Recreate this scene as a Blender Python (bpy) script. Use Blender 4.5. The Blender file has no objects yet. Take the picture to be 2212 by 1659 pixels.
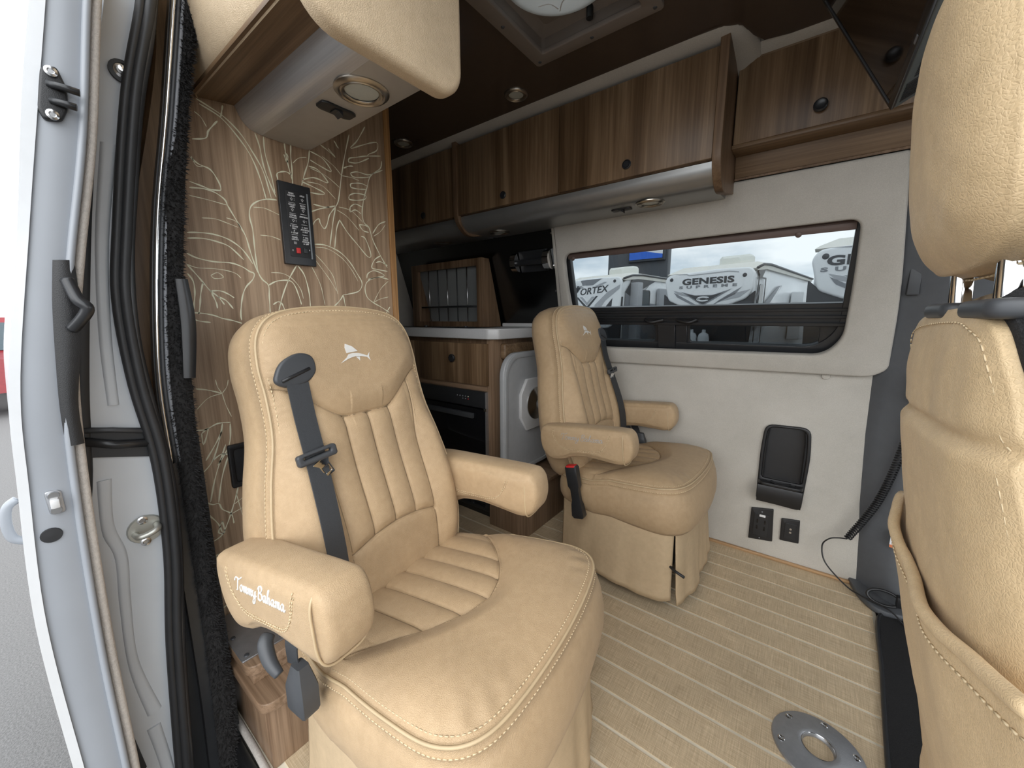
import bpy, bmesh, math, random
from mathutils import Vector, Matrix, noise as mnoise
random.seed(7)
D = bpy.data
SC = bpy.context.scene
COL = SC.collection

# ------------------------------------------------------------------ camera, sky, exposure
cam = D.cameras.new('camera'); cam.sensor_width = 36.0; cam.lens = 13.524
cam.clip_start = 0.02; cam.clip_end = 500
camo = D.objects.new('camera', cam); COL.objects.link(camo)
camo.matrix_world = Matrix(((0.79544527, -0.10032967, 0.59766277, 0.0),
                            (0.60601945, 0.13607089, -0.78372517, 0.0),
                            (-0.00269362, 0.98560574, 0.16903868, 1.06),
                            (0, 0, 0, 1)))
SC.camera = camo
SC.view_settings.view_transform = 'Standard'
SC.view_settings.look = 'None'
SC.view_settings.gamma = 1.0
SC.view_settings.use_curve_mapping = False
SC.view_settings.exposure = 0.52

W = D.worlds.new('overcast_sky'); SC.world = W; W.use_nodes = True
nt = W.node_tree; nt.nodes.clear()
def wn(t, **k):
    n = nt.nodes.new(t)
    for a, b in k.items(): setattr(n, a, b)
    return n
tc = wn('ShaderNodeTexCoord'); mp = wn('ShaderNodeMapping'); mp.inputs['Scale'].default_value = (1, 1, 3.2)
n1 = wn('ShaderNodeTexNoise'); n1.inputs['Scale'].default_value = 3.4; n1.inputs['Detail'].default_value = 7; n1.inputs['Roughness'].default_value = 0.55
rp = wn('ShaderNodeValToRGB')
rp.color_ramp.elements[0].position = 0.36; rp.color_ramp.elements[0].color = (0.52, 0.59, 0.66, 1)
rp.color_ramp.elements[1].position = 0.60; rp.color_ramp.elements[1].color = (1.0, 1.0, 1.0, 1)
bg = wn('ShaderNodeBackground'); bg.inputs['Strength'].default_value = 2.6
wo = wn('ShaderNodeOutputWorld')
nt.links.new(tc.outputs['Generated'], mp.inputs['Vector']); nt.links.new(mp.outputs[0], n1.inputs['Vector'])
nt.links.new(n1.outputs['Fac'], rp.inputs['Fac']); nt.links.new(rp.outputs[0], bg.inputs['Color'])
nt.links.new(bg.outputs[0], wo.inputs['Surface'])
# the veiled sun, on the open-door side of the van
sun = D.lights.new('sun', 'SUN'); sun.energy = 0.55; sun.angle = math.radians(50); sun.color = (1.0, 0.97, 0.92)
suno = D.objects.new('sun', sun); COL.objects.link(suno)
suno.rotation_euler = (Vector((-0.55, 0.75, -0.62))).to_track_quat('-Z', 'Y').to_euler()

# ------------------------------------------------------------------ materials
MATS = {}
class NB:
    def __init__(s, name):
        s.m = D.materials.new(name); s.m.use_nodes = True; s.t = s.m.node_tree; s.t.nodes.clear()
        s.out = s.n('ShaderNodeOutputMaterial'); s.p = s.n('ShaderNodeBsdfPrincipled')
        s.l(s.p.outputs[0], s.out.inputs['Surface']); MATS[name] = s.m
        s.tc = s.n('ShaderNodeTexCoord')
    def n(s, t, **k):
        q = s.t.nodes.new(t)
        for a, b in k.items(): setattr(q, a, b)
        return q
    def l(s, a, b): s.t.links.new(a, b)
    def map(s, sc):
        m = s.n('ShaderNodeMapping'); m.inputs['Scale'].default_value = sc; s.l(s.tc.outputs['Object'], m.inputs['Vector']); return m.outputs[0]
    def noise(s, vec, scale, det=4, rough=0.55, dist=0):
        q = s.n('ShaderNodeTexNoise'); s.l(vec, q.inputs['Vector'])
        q.inputs['Scale'].default_value = scale; q.inputs['Detail'].default_value = det
        q.inputs['Roughness'].default_value = rough; q.inputs['Distortion'].default_value = dist; return q.outputs['Fac']
    def ramp(s, fac, *els):
        r = s.n('ShaderNodeValToRGB'); e = r.color_ramp.elements
        while len(e) < len(els): e.new(0.5)
        for i, (p, c) in enumerate(els): e[i].position = p; e[i].color = (*c, 1)
        s.l(fac, r.inputs['Fac']); return r.outputs[0]
    def mul(s, a, b, fac=1.0, mode='MULTIPLY'):
        m = s.n('ShaderNodeMix', data_type='RGBA', blend_type=mode); m.inputs['Factor'].default_value = fac
        s.l(a, m.inputs['A']); s.l(b, m.inputs['B']); return m.outputs['Result']
    def bump(s, h, dist, strength=1.0, prev=None):
        b = s.n('ShaderNodeBump'); b.inputs['Distance'].default_value = dist; b.inputs['Strength'].default_value = strength
        s.l(h, b.inputs['Height'])
        if prev: s.l(prev, b.inputs['Normal'])
        return b.outputs[0]
    def set(s, **k):
        nm = dict(col='Base Color', rough='Roughness', metal='Metallic', spec='Specular IOR Level', coat='Coat Weight', coatr='Coat Roughness', sheen='Sheen Weight', trans='Transmission Weight', ior='IOR')
        for a, b in k.items():
            i = s.p.inputs[nm[a]]
            if a == 'col': b = (*b, 1)
            i.default_value = b
        return s
def simple(name, col, rough=0.5, metal=0.0, var=0.06, scale=30, bump=0.0, bscale=200, **k):
    b = NB(name).set(rough=rough, metal=metal, **k)
    v = b.map((1, 1, 1)); f = b.noise(v, scale, 3)
    lo = tuple(c * (1 - var) for c in col); hi = tuple(min(1, c * (1 + var)) for c in col)
    b.l(b.ramp(f, (0.3, lo), (0.7, hi)), b.p.inputs['Base Color'])
    if bump: b.l(b.bump(b.noise(v, bscale, 2), bump), b.p.inputs['Normal'])
    return b.m
def leather(name, col, grain=230, depth=0.0006, lines=0.0):
    b = NB(name).set(rough=0.50, spec=0.42, sheen=0.06)
    v = b.map((1, 1, 1))
    f = b.noise(v, 5, 5, 0.6); f2 = b.noise(v, 60, 3, 0.6)
    c1 = b.ramp(f, (0.3, tuple(c * 0.90 for c in col)), (0.7, tuple(min(1, c * 1.07) for c in col)))
    c2 = b.ramp(f2, (0.35, (0.93, 0.92, 0.90)), (0.65, (1, 1, 1)))
    vo = b.n('ShaderNodeTexVoronoi', feature='DISTANCE_TO_EDGE'); vo.inputs['Scale'].default_value = grain
    wv = b.n('ShaderNodeVectorMath', operation='ADD'); nv = b.n('ShaderNodeTexNoise'); nv.inputs['Scale'].default_value = grain * 0.35
    b.l(v, nv.inputs['Vector']); sc_ = b.n('ShaderNodeVectorMath', operation='SCALE'); sc_.inputs['Scale'].default_value = 2.2 / grain
    b.l(nv.outputs['Color'], sc_.inputs[0]); b.l(v, wv.inputs[0]); b.l(sc_.outputs[0], wv.inputs[1]); b.l(wv.outputs[0], vo.inputs['Vector'])
    b.l(b.mul(c1, c2), b.p.inputs['Base Color'])
    h = b.ramp(vo.outputs['Distance'], (0.0, (0, 0, 0)), (0.22, (1, 1, 1)))
    if lines:
        hl = b.ramp(vo.outputs['Distance'], (0.0, (1 + lines,) * 3), (0.12, (1, 1, 1)))
        b.l(b.mul(b.mul(c1, c2), hl), b.p.inputs['Base Color'])
    n_ = b.bump(h, depth, 0.7)
    n_ = b.bump(b.noise(v, 14, 3), 0.0025, 0.25, n_)
    b.l(n_, b.p.inputs['Normal']); return b.m
def wood(name, dark, mid, light, axis='Z', sc=1.0, rough=0.42, coat=0.0):
    b = NB(name).set(rough=rough, spec=0.35, coat=coat)
    i = 'XYZ'.index(axis); s1 = [9 * sc] * 3; s1[i] = 0.55 * sc; s2 = [95 * sc] * 3; s2[i] = 1.6 * sc; s3 = [300 * sc] * 3; s3[i] = 6 * sc
    f1 = b.noise(b.map(s1), 1.0, 5, 0.6, 0.7); f2 = b.noise(b.map(s2), 1.0, 4, 0.6); f3 = b.noise(b.map(s3), 1.0, 2)
    c1 = b.ramp(f1, (0.30, dark), (0.5, mid), (0.70, light))
    c2 = b.ramp(f2, (0.32, (0.66, 0.62, 0.58)), (0.6, (1.06, 1.05, 1.04)))
    c3 = b.ramp(f3, (0.3, (0.86, 0.85, 0.84)), (0.6, (1, 1, 1)))
    b.l(b.mul(b.mul(c1, c2), c3), b.p.inputs['Base Color'])
    b.l(b.bump(f2, 0.0004, 0.5), b.p.inputs['Normal']); return b.m
M = MATS
LEA = (0.485, 0.342, 0.200)
leather('leather', LEA, 420, 0.00035)
leather('leather_coarse', (0.61, 0.45, 0.262), 330, 0.00028, 0.12)
leather('vinyl_pad', (0.68, 0.53, 0.355), 330, 0.0004)
simple('piping', (0.50, 0.375, 0.225), 0.5)
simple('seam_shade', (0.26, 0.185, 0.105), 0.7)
simple('thread', (0.62, 0.49, 0.31), 0.7)
simple('skirt_cloth', (0.51, 0.38, 0.235), 0.75, var=0.05, scale=60, bump=0.0005, bscale=700)
simple('embroidery', (0.72, 0.70, 0.66), 0.55)
simple('embroidery_dim', (0.42, 0.40, 0.38), 0.5)  # script thread darkened for the dimmer far chair, shade put into the colour
wood('walnut_cab', (0.095, 0.055, 0.027), (0.205, 0.130, 0.072), (0.34, 0.235, 0.142), 'Z', rough=0.38)
wood('walnut_long', (0.11, 0.066, 0.034), (0.21, 0.136, 0.077), (0.33, 0.23, 0.14), 'X', rough=0.4)
wood('walnut_wall', (0.26, 0.172, 0.106), (0.42, 0.295, 0.192), (0.60, 0.45, 0.305), 'Z', 1.1)
wood('walnut_step', (0.19, 0.12, 0.075), (0.27, 0.18, 0.115), (0.36, 0.25, 0.17), 'X', 1.2)
wood('walnut_step_v', (0.19, 0.12, 0.075), (0.27, 0.18, 0.115), (0.36, 0.25, 0.17), 'Z', 1.2)
wood('walnut_edge', (0.12, 0.07, 0.04), (0.19, 0.12, 0.07), (0.25, 0.16, 0.10), 'Z', 1.0)
wood('oak_trim', (0.36, 0.19, 0.075), (0.46, 0.25, 0.10), (0.54, 0.31, 0.13), 'Z', 1.5)
wood('oak_base', (0.36, 0.22, 0.11), (0.46, 0.29, 0.15), (0.52, 0.34, 0.19), 'X', 1.5)
simple('leaf_ink', (0.80, 0.78, 0.58), 0.6, var=0.03)
# wall cloth
b = NB('wall_cloth').set(rough=0.9, spec=0.15, sheen=0.1); v = b.map((1, 1, 1))
b.l(b.mul(b.ramp(b.noise(v, 4, 6, 0.65), (0.3, (0.485, 0.457, 0.405)), (0.7, (0.575, 0.543, 0.488))), b.ramp(b.noise(v, 420, 2), (0.3, (0.86, 0.86, 0.86)), (0.7, (1, 1, 1)))), b.p.inputs['Base Color'])
b.l(b.bump(b.noise(v, 500, 2), 0.0008, 0.5), b.p.inputs['Normal'])
# woven floor vinyl
b = NB('woven_vinyl').set(rough=0.62, spec=0.3)
fx = b.noise(b.map((14, 420, 1)), 1.0, 3, 0.65); fy = b.noise(b.map((420, 14, 1)), 1.0, 3, 0.65); fb = b.noise(b.map((1, 1, 1)), 7, 4)
c = b.mul(b.ramp(fx, (0.3, (0.54, 0.41, 0.26)), (0.7, (0.75, 0.61, 0.43))), b.ramp(fy, (0.3, (0.74, 0.72, 0.68)), (0.7, (1.06, 1.06, 1.05))))
b.l(b.mul(c, b.ramp(fb, (0.3, (0.9, 0.9, 0.9)), (0.7, (1.05, 1.05, 1.05)))), b.p.inputs['Base Color'])
b.l(b.bump(fx, 0.0005, 0.6), b.p.inputs['Normal'])
simple('inlay_cream', (0.70, 0.63, 0.50), 0.55)
simple('ceiling_gloss', (0.075, 0.055, 0.042), 0.14, var=0.03, spec=0.5)
simple('grey_paint', (0.30, 0.32, 0.35), 0.36, var=0.03, scale=8, spec=0.5)
simple('white_paint', (0.72, 0.74, 0.76), 0.18, var=0.02, spec=0.6)
simple('light_paint', (0.52, 0.545, 0.57), 0.42, var=0.05, scale=6)
simple('rubber', (0.020, 0.021, 0.023), 0.48, var=0.1)
simple('black_plastic', (0.014, 0.014, 0.015), 0.38, var=0.1, bump=0.0003, bscale=900)
simple('black_satin', (0.022, 0.023, 0.025), 0.30, var=0.1)
simple('black_carpet', (0.012, 0.012, 0.013), 0.95, var=0.3, scale=300, bump=0.003, bscale=500)
simple('fur', (0.016, 0.015, 0.015), 0.9, var=0.3)
simple('belt_web', (0.030, 0.032, 0.036), 0.55, var=0.12, scale=400, bump=0.0004, bscale=900)
simple('belt_lit', (0.045, 0.048, 0.053), 0.5, var=0.1, scale=400, bump=0.0004, bscale=900)  # webbing lightened for the better lit near chair, light put into the colour
simple('grey_trim_plastic', (0.085, 0.090, 0.098), 0.55, var=0.05, bump=0.0004, bscale=700)
simple('dark_grey_plastic', (0.05, 0.053, 0.058), 0.45, var=0.05)
simple('beige_carpet', (0.50, 0.46, 0.42), 0.95, var=0.1, scale=200, bump=0.001, bscale=600)
b = NB('brushed_aluminium').set(rough=0.36, metal=0.6); f = b.noise(b.map((3, 300, 300)), 1.0, 2)
b.l(b.ramp(f, (0.3, (0.60, 0.60, 0.61)), (0.7, (0.70, 0.70, 0.71))), b.p.inputs['Base Color'])
simple('soffit_paint', (0.50, 0.465, 0.415), 0.38, metal=0.15, var=0.03)
simple('soffit_metal', (0.40, 0.405, 0.40), 0.36, metal=0.75, var=0.03)
simple('steel', (0.62, 0.62, 0.62), 0.22, metal=1.0, var=0.05)
simple('chrome', (0.80, 0.80, 0.80), 0.08, metal=1.0, var=0.02)
simple('nickel', (0.50, 0.46, 0.40), 0.28, metal=1.0, var=0.04)
simple('cast_alu', (0.42, 0.43, 0.45), 0.42, metal=0.85, var=0.06, scale=60, bump=0.0003, bscale=600)
simple('splash_dark', (0.12, 0.125, 0.127), 0.22, metal=1.0, var=0.04, scale=3)
simple('counter', (0.60, 0.60, 0.60), 0.30, var=0.03, scale=200)
simple('leaf_grey', (0.40, 0.41, 0.42), 0.45, var=0.04)
simple('black_glass', (0.006, 0.006, 0.007), 0.05, var=0.05, spec=0.6)
simple('screen_glass', (0.010, 0.007, 0.006), 0.06, var=0.05, spec=0.6)
simple('grey_vent', (0.13, 0.15, 0.15), 0.5)
simple('lamp_lens', (0.55, 0.57, 0.52), 0.35, var=0.05)
simple('taupe_plastic', (0.20, 0.168, 0.145), 0.5, var=0.03)
simple('blind_brown', (0.085, 0.055, 0.045), 0.8, var=0.1)
simple('blind_rail', (0.125, 0.085, 0.072), 0.55, var=0.05)
simple('red_plastic', (0.60, 0.03, 0.03), 0.4)
simple('white_print', (0.75, 0.75, 0.75), 0.5)
simple('grey_strip', (0.22, 0.24, 0.25), 0.4)
simple('yellow_thread', (0.62, 0.60, 0.34), 0.7)
simple('zinc', (0.46, 0.46, 0.42), 0.38, metal=0.7, var=0.06)
simple('orange_print', (0.65, 0.20, 0.08), 0.6)
simple('asphalt', (0.135, 0.132, 0.13), 0.9, var=0.25, scale=120, bump=0.004, bscale=150)
simple('gel_coat', (0.85, 0.86, 0.87), 0.25, var=0.02)
simple('roof_membrane', (0.74, 0.72, 0.66), 0.6, var=0.03)
simple('ac_shell', (0.74, 0.74, 0.68), 0.5, var=0.03)
simple('decal_dark', (0.055, 0.058, 0.064), 0.4)
simple('decal_mid', (0.23, 0.24, 0.26), 0.4)
simple('decal_light', (0.42, 0.43, 0.45), 0.4)
simple('trailer_black', (0.035, 0.036, 0.04), 0.4)
simple('sign_blue', (0.02, 0.13, 0.62), 0.4, var=0.02)
simple('sign_white', (0.80, 0.80, 0.82), 0.4, var=0.02)
simple('sign_dark', (0.055, 0.062, 0.072), 0.5)
simple('red_car_paint', (0.22, 0.02, 0.025), 0.25)
simple('car_glass', (0.05, 0.07, 0.08), 0.08)
simple('building_wall', (0.50, 0.47, 0.43), 0.8)
simple('label_blue', (0.05, 0.14, 0.28), 0.4)
def glass(name, tint, refl=0.06):
    b = NB(name); b.t.nodes.remove(b.p)
    tr = b.n('ShaderNodeBsdfTransparent'); tr.inputs['Color'].default_value = (*tint, 1)
    gl = b.n('ShaderNodeBsdfGlossy'); gl.inputs['Roughness'].default_value = 0.02
    fr = b.n('ShaderNodeFresnel'); fr.inputs['IOR'].default_value = 1.45
    mx = b.n('ShaderNodeMixShader'); b.l(fr.outputs[0], mx.inputs[0]); b.l(tr.outputs[0], mx.inputs[1]); b.l(gl.outputs[0], mx.inputs[2])
    b.l(mx.outputs[0], b.out.inputs['Surface']); return b.m
glass('tinted_glass', (0.50, 0.525, 0.535))
glass('dark_glass', (0.24, 0.26, 0.27))
glass('acrylic', (0.75, 0.77, 0.78))
b = NB('acrylic_reflection'); b.set(col=(0.42, 0.43, 0.43), rough=0.25); tr_ = b.n('ShaderNodeBsdfTransparent'); mx_ = b.n('ShaderNodeMixShader'); mx_.inputs[0].default_value = 0.55  # grey mixed into the clear back sheet stands for reflections on it
b.l(tr_.outputs[0], mx_.inputs[1]); b.l(b.p.outputs[0], mx_.inputs[2]); b.l(mx_.outputs[0], b.out.inputs['Surface'])

b = NB('vent_lens'); b.set(col=(0.42, 0.44, 0.42), rough=0.35); tl_ = b.n('ShaderNodeBsdfTranslucent'); tl_.inputs['Color'].default_value = (0.6, 0.63, 0.62, 1); mx_ = b.n('ShaderNodeMixShader'); mx_.inputs[0].default_value = 0.10
b.l(b.p.outputs[0], mx_.inputs[1]); b.l(tl_.outputs[0], mx_.inputs[2]); b.l(mx_.outputs[0], b.out.inputs['Surface'])
# ------------------------------------------------------------------ geometry helpers
def link(o, parent=None):
    COL.objects.link(o)
    if parent is not None:
        o.parent = parent
    return o
def add(name, me, mat, parent=None, world=True):
    """one mesh object; world=True: its vertices are world coordinates (or those of an unrotated thing)"""
    if mat: 
        me.materials.clear(); me.materials.append(M[mat])
    o = D.objects.new(name, me); link(o, parent)
    if parent is not None and world:
        p = Vector((0, 0, 0)); q = parent
        while q is not None: p = p + q.location; q = q.parent
        o.location = -p
    return o
def mesh(verts, faces, smooth=True, fix=True):
    me = D.meshes.new('m'); me.from_pydata([tuple(v) for v in verts], [], faces)
    if fix:
        bm = bmesh.new(); bm.from_mesh(me); bmesh.ops.recalc_face_normals(bm, faces=bm.faces); bm.to_mesh(me); bm.free()
    if smooth: me.polygons.foreach_set('use_smooth', [True] * len(me.polygons))
    me.update(); return me
def bm_mesh(bm, smooth_angle=None):
    bmesh.ops.recalc_face_normals(bm, faces=bm.faces)
    me = D.meshes.new('m'); bm.to_mesh(me); bm.free()
    if smooth_angle is not None:
        me.polygons.foreach_set('use_smooth', [True] * len(me.polygons))
        try: me.set_sharp_from_angle(angle=math.radians(smooth_angle))
        except Exception: pass
    return me
def bxbm(bm, lo, hi, bev=0.0, seg=2, mat=None):
    r = bmesh.ops.create_cube(bm, size=1.0); vs = r['verts']
    for v in vs:
        v.co = Vector([(lo[i] + hi[i]) / 2 + v.co[i] * (hi[i] - lo[i]) for i in range(3)])
    if bev > 0:
        es = list({e for v in vs for e in v.link_edges})
        rr = bmesh.ops.bevel(bm, geom=es, offset=bev, segments=seg, affect='EDGES', profile=0.5)
        vs = list({v for f in rr['faces'] for v in f.verts} | {v for v in vs if v.is_valid})
    if mat is not None:
        for v in vs: v.co = mat @ v.co
    return vs
def box(name, lo, hi, mat, parent=None, bev=0.003, seg=2, T=None):
    bm = bmesh.new(); bxbm(bm, lo, hi, bev, seg, T); return add(name, bm_mesh(bm, 40), mat, parent)
def boxes(name, lst, mat, parent=None, bev=0.0, T=None):
    bm = bmesh.new()
    for lo, hi in lst: bxbm(bm, lo, hi, bev, 2, T)
    return add(name, bm_mesh(bm, 40), mat, parent)
def catmull(pts, n=8, closed=False):
    pts = [Vector(p) for p in pts]; out = []; L = len(pts)
    rng = range(L if closed else L - 1)
    for i in rng:
        if closed: p0, p1, p2, p3 = pts[(i - 1) % L], pts[i], pts[(i + 1) % L], pts[(i + 2) % L]
        else: p0, p1, p2, p3 = pts[max(i - 1, 0)], pts[i], pts[i + 1], pts[min(i + 2, L - 1)]
        for k in range(n):
            t = k / n
            out.append(0.5 * ((2 * p1) + (p2 - p0) * t + (2 * p0 - 5 * p1 + 4 * p2 - p3) * t * t + (3 * p1 - p0 - 3 * p2 + p3) * t ** 3))
    if not closed: out.append(pts[-1].copy())
    return out
def resample(pts, n, closed=False):
    P = list(pts) + ([pts[0]] if closed else []); L = [0.0]
    for i in range(1, len(P)): L.append(L[-1] + (P[i] - P[i - 1]).length)
    out = []; j = 0; m = n if closed else n - 1
    for k in range(n):
        s = L[-1] * k / m
        while j < len(P) - 2 and L[j + 1] < s: j += 1
        d = L[j + 1] - L[j]; out.append(P[j].lerp(P[j + 1], 0 if d < 1e-12 else (s - L[j]) / d))
    return out
def tube_geo(pts, r, sides=8, V=None, F=None, closed=False, rf=None):
    V = [] if V is None else V; F = [] if F is None else F
    pts = [Vector(p) for p in pts]; n = len(pts); base = len(V); N = None
    for i, p in enumerate(pts):
        a = pts[(i - 1) % n] if (closed or i > 0) else p; c = pts[(i + 1) % n] if (closed or i < n - 1) else p
        T = (c - a)
        T = T.normalized() if T.length > 1e-12 else Vector((0, 0, 1))
        if N is None:
            N = T.orthogonal().normalized()
        N = (N - T * N.dot(T)); N = N.normalized() if N.length > 1e-9 else T.orthogonal().normalized()
        B = T.cross(N); rr = rf(i / max(1, n - 1)) if rf else r
        for k in range(sides):
            t = 2 * math.pi * k / sides; V.append(p + (N * math.cos(t) + B * math.sin(t)) * rr)
    segs = n if closed else n - 1
    for i in range(segs):
        i2 = (i + 1) % n
        for k in range(sides):
            k2 = (k + 1) % sides
            F.append((base + i * sides + k, base + i * sides + k2, base + i2 * sides + k2, base + i2 * sides + k))
    if not closed:
        F.append(tuple(base + k for k in range(sides))[::-1]); F.append(tuple(base + (n - 1) * sides + k for k in range(sides)))
    return V, F
def tube(name, pts, r, mat, parent=None, sides=8, closed=False, world=True, rf=None):
    V, F = tube_geo(pts, r, sides, closed=closed, rf=rf); return add(name, mesh(V, F), mat, parent, world)
def cyl(name, p0, p1, r, mat, parent=None, sides=20, world=True):
    return lathe(name, p0, Vector(p1) - Vector(p0), [(0, 0), (r, 0), (r, 1), (0, 1)], mat, parent, sides, world, unit=True)
def lathe_geo(o, axis, prof, sides=32, unit=False):
    o = Vector(o); ax = Vector(axis); L = ax.length if unit else 1.0; ax = ax.normalized(); u = ax.orthogonal().normalized(); w = ax.cross(u)
    V = []; F = []
    for (r, h) in prof:
        for k in range(sides):
            t = 2 * math.pi * k / sides; V.append(o + ax * h * L + (u * math.cos(t) + w * math.sin(t)) * max(r, 1e-5))
    for i in range(len(prof) - 1):
        for k in range(sides):
            k2 = (k + 1) % sides; F.append((i * sides + k, i * sides + k2, (i + 1) * sides + k2, (i + 1) * sides + k))
    return V, F
def lathe(name, o, axis, prof, mat, parent=None, sides=32, world=True, unit=False, closed=False):
    if closed: prof = list(prof) + [prof[0]]
    V, F = lathe_geo(o, axis, prof, sides, unit); me = mesh(V, F)
    try: me.set_sharp_from_angle(angle=math.radians(45))
    except Exception: pass
    return add(name, me, mat, parent, world)
def loft(name, rings, mat, parent=None, closed_ring=True, cap=True, world=True, sharp=None, T=None):
    n = len(rings[0]); V = [Vector(p) for r in rings for p in r]; F = []
    if T is not None: V = [T @ v for v in V]
    for i in range(len(rings) - 1):
        for k in range(n if closed_ring else n - 1):
            k2 = (k + 1) % n; F.append((i * n + k, i * n + k2, (i + 1) * n + k2, (i + 1) * n + k))
    if cap and closed_ring:
        F.append(tuple(range(n))[::-1]); F.append(tuple((len(rings) - 1) * n + k for k in range(n)))
    me = mesh(V, F)
    if sharp:
        try: me.set_sharp_from_angle(angle=math.radians(sharp))
        except Exception: pass
    return add(name, me, mat, parent, world)
def frame(o, ex, ey):
    ex = Vector(ex).normalized(); ey = Vector(ey); ey = (ey - ex * ey.dot(ex)).normalized(); ez = ex.cross(ey)
    m = Matrix((ex, ey, ez)).transposed().to_4x4(); m.translation = Vector(o); return m
def rrect(x0, y0, x1, y1, r, n=6):
    if not isinstance(r, (tuple, list)): r = (r,) * 4
    out = []
    for (cx, cy, a0, rr) in ((x0 + r[0], y0 + r[0], 180, r[0]), (x1 - r[1], y0 + r[1], 270, r[1]), (x1 - r[2], y1 - r[2], 0, r[2]), (x0 + r[3], y1 - r[3], 90, r[3])):
        for k in range(n + 1):
            a = math.radians(a0 + 90 * k / n); out.append((cx + rr * math.cos(a), cy + rr * math.sin(a)))
    return out
def round_poly(pts, r, n=6):
    """round the corners of a polygon; r one radius or one per corner"""
    L = len(pts); rs = r if isinstance(r, (list, tuple)) else [r] * L; out = []
    for i in range(L):
        p = Vector(pts[i]); a = (Vector(pts[i - 1]) - p); c = (Vector(pts[(i + 1) % L]) - p)
        rr = min(rs[i], a.length * 0.49, c.length * 0.49)
        if rr < 1e-6: out.append(tuple(p)); continue
        s, e = p + a.normalized() * rr, p + c.normalized() * rr
        for k in range(n + 1):
            t = k / n; q = s * (1 - t) ** 2 + p * 2 * t * (1 - t) + e * t * t; out.append(tuple(q))
    return out
def plate_mesh(loops, thick, bevel=0.0, T=None, bres=2):
    """filled outlines (the later ones cut holes), thickness from 0 to +thick along local z"""
    cu = D.curves.new('c', 'CURVE'); cu.dimensions = '2D'; cu.fill_mode = 'BOTH'
    for lp in loops:
        s = cu.splines.new('POLY'); s.points.add(len(lp) - 1)
        for i, p in enumerate(lp): s.points[i].co = (p[0], p[1], 0, 1)
        s.use_cyclic_u = True
    cu.extrude = max(thick / 2 - bevel, 1e-5); cu.bevel_depth = bevel; cu.bevel_resolution = bres; cu.offset = -bevel
    o = D.objects.new('c', cu); COL.objects.link(o)
    bpy.context.view_layer.update()
    me = D.meshes.new_from_object(o.evaluated_get(bpy.context.evaluated_depsgraph_get()))
    D.objects.remove(o); D.curves.remove(cu)
    Z = Matrix.Translation((0, 0, thick / 2)); me.transform((T if T is not None else Matrix()) @ Z)
    bm = bmesh.new(); bm.from_mesh(me); bmesh.ops.remove_doubles(bm, verts=bm.verts, dist=1e-5)
    bmesh.ops.recalc_face_normals(bm, faces=bm.faces); bm.to_mesh(me); bm.free()
    me.polygons.foreach_set('use_smooth', [True] * len(me.polygons))
    try: me.set_sharp_from_angle(angle=math.radians(38))
    except Exception: pass
    return me
def plate(name, loops, thick, mat, parent=None, bevel=0.0, T=None, world=True, bres=2):
    return add(name, plate_mesh(loops, thick, bevel, T, bres), mat, parent, world)
def text_mesh(s, size, T, extr=0.0005, shear=0.0, align='CENTER', sx=1.0, spacing=1.0, offset=0.0, lines=1.0):
    cu = D.curves.new('t', 'FONT'); cu.body = s; cu.size = size; cu.extrude = extr; cu.shear = shear; cu.align_x = align; cu.align_y = 'CENTER'
    cu.space_character = spacing; cu.space_line = lines; cu.offset = offset; cu.resolution_u = 3
    o = D.objects.new('t', cu); COL.objects.link(o); bpy.context.view_layer.update()
    me = D.meshes.new_from_object(o.evaluated_get(bpy.context.evaluated_depsgraph_get())); D.objects.remove(o); D.curves.remove(cu)
    me.transform(T @ Matrix.Diagonal((sx, 1, 1, 1))); return me
def text(name, s, size, T, mat, parent=None, world=True, **k):
    return add(name, text_mesh(s, size, T, **k), mat, parent, world)
def thing(name, label, cat, loc=(0, 0, 0), rz=0.0, group=None):
    o = D.objects.new(name, None); o.empty_display_size = 0.1; COL.objects.link(o); o.location = loc; o.rotation_euler = (0, 0, rz)
    o['label'] = label; o['category'] = cat
    if group: o['group'] = group
    return o
def tag(o, label, cat, group=None):
    o['label'] = label; o['category'] = cat
    if group: o['group'] = group
    return o
def struct(o): o['kind'] = 'structure'; return o
def stuff(o): o['kind'] = 'stuff'; return o
def lab(o, s): o['label'] = s; return o
def sstep(a, b, x):
    t = min(1, max(0, (x - a) / (b - a))); return t * t * (3 - 2 * t)
def join_geo(lst):
    V = []; F = []
    for (v, f) in lst:
        n = len(V); V += v; F += [tuple(i + n for i in q) for q in f]
    return V, F
# ------------------------------------------------------------------ outside ground
GZ = -0.70
struct(box('ground', (-60, -40, GZ - 0.2), (60, 90, GZ), 'asphalt', None, 0))

# ------------------------------------------------------------------ van floor
fl = struct(box('floor', (-2.9, 0.24, -0.06), (0.30, 1.96, -0.002), 'inlay_cream', None, 0.002))
PW = 0.0925
for k in range(18):
    y1 = 1.933 - PW * k - 0.005; y0 = y1 - PW + 0.010
    if k == 0: y1 = 1.945
    x0 = -1.24 if y0 > 1.40 else -2.85
    pk = box('plank', (x0, y0, -0.002), (0.292 - 0.03 * (1.93 - y1), y1, 0.0), 'woven_vinyl', fl, 0)
struct(box('floor_cab', (0.31, 0.10, -0.10), (2.2, 1.96, -0.012), 'black_carpet', None, 0.0))

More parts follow.
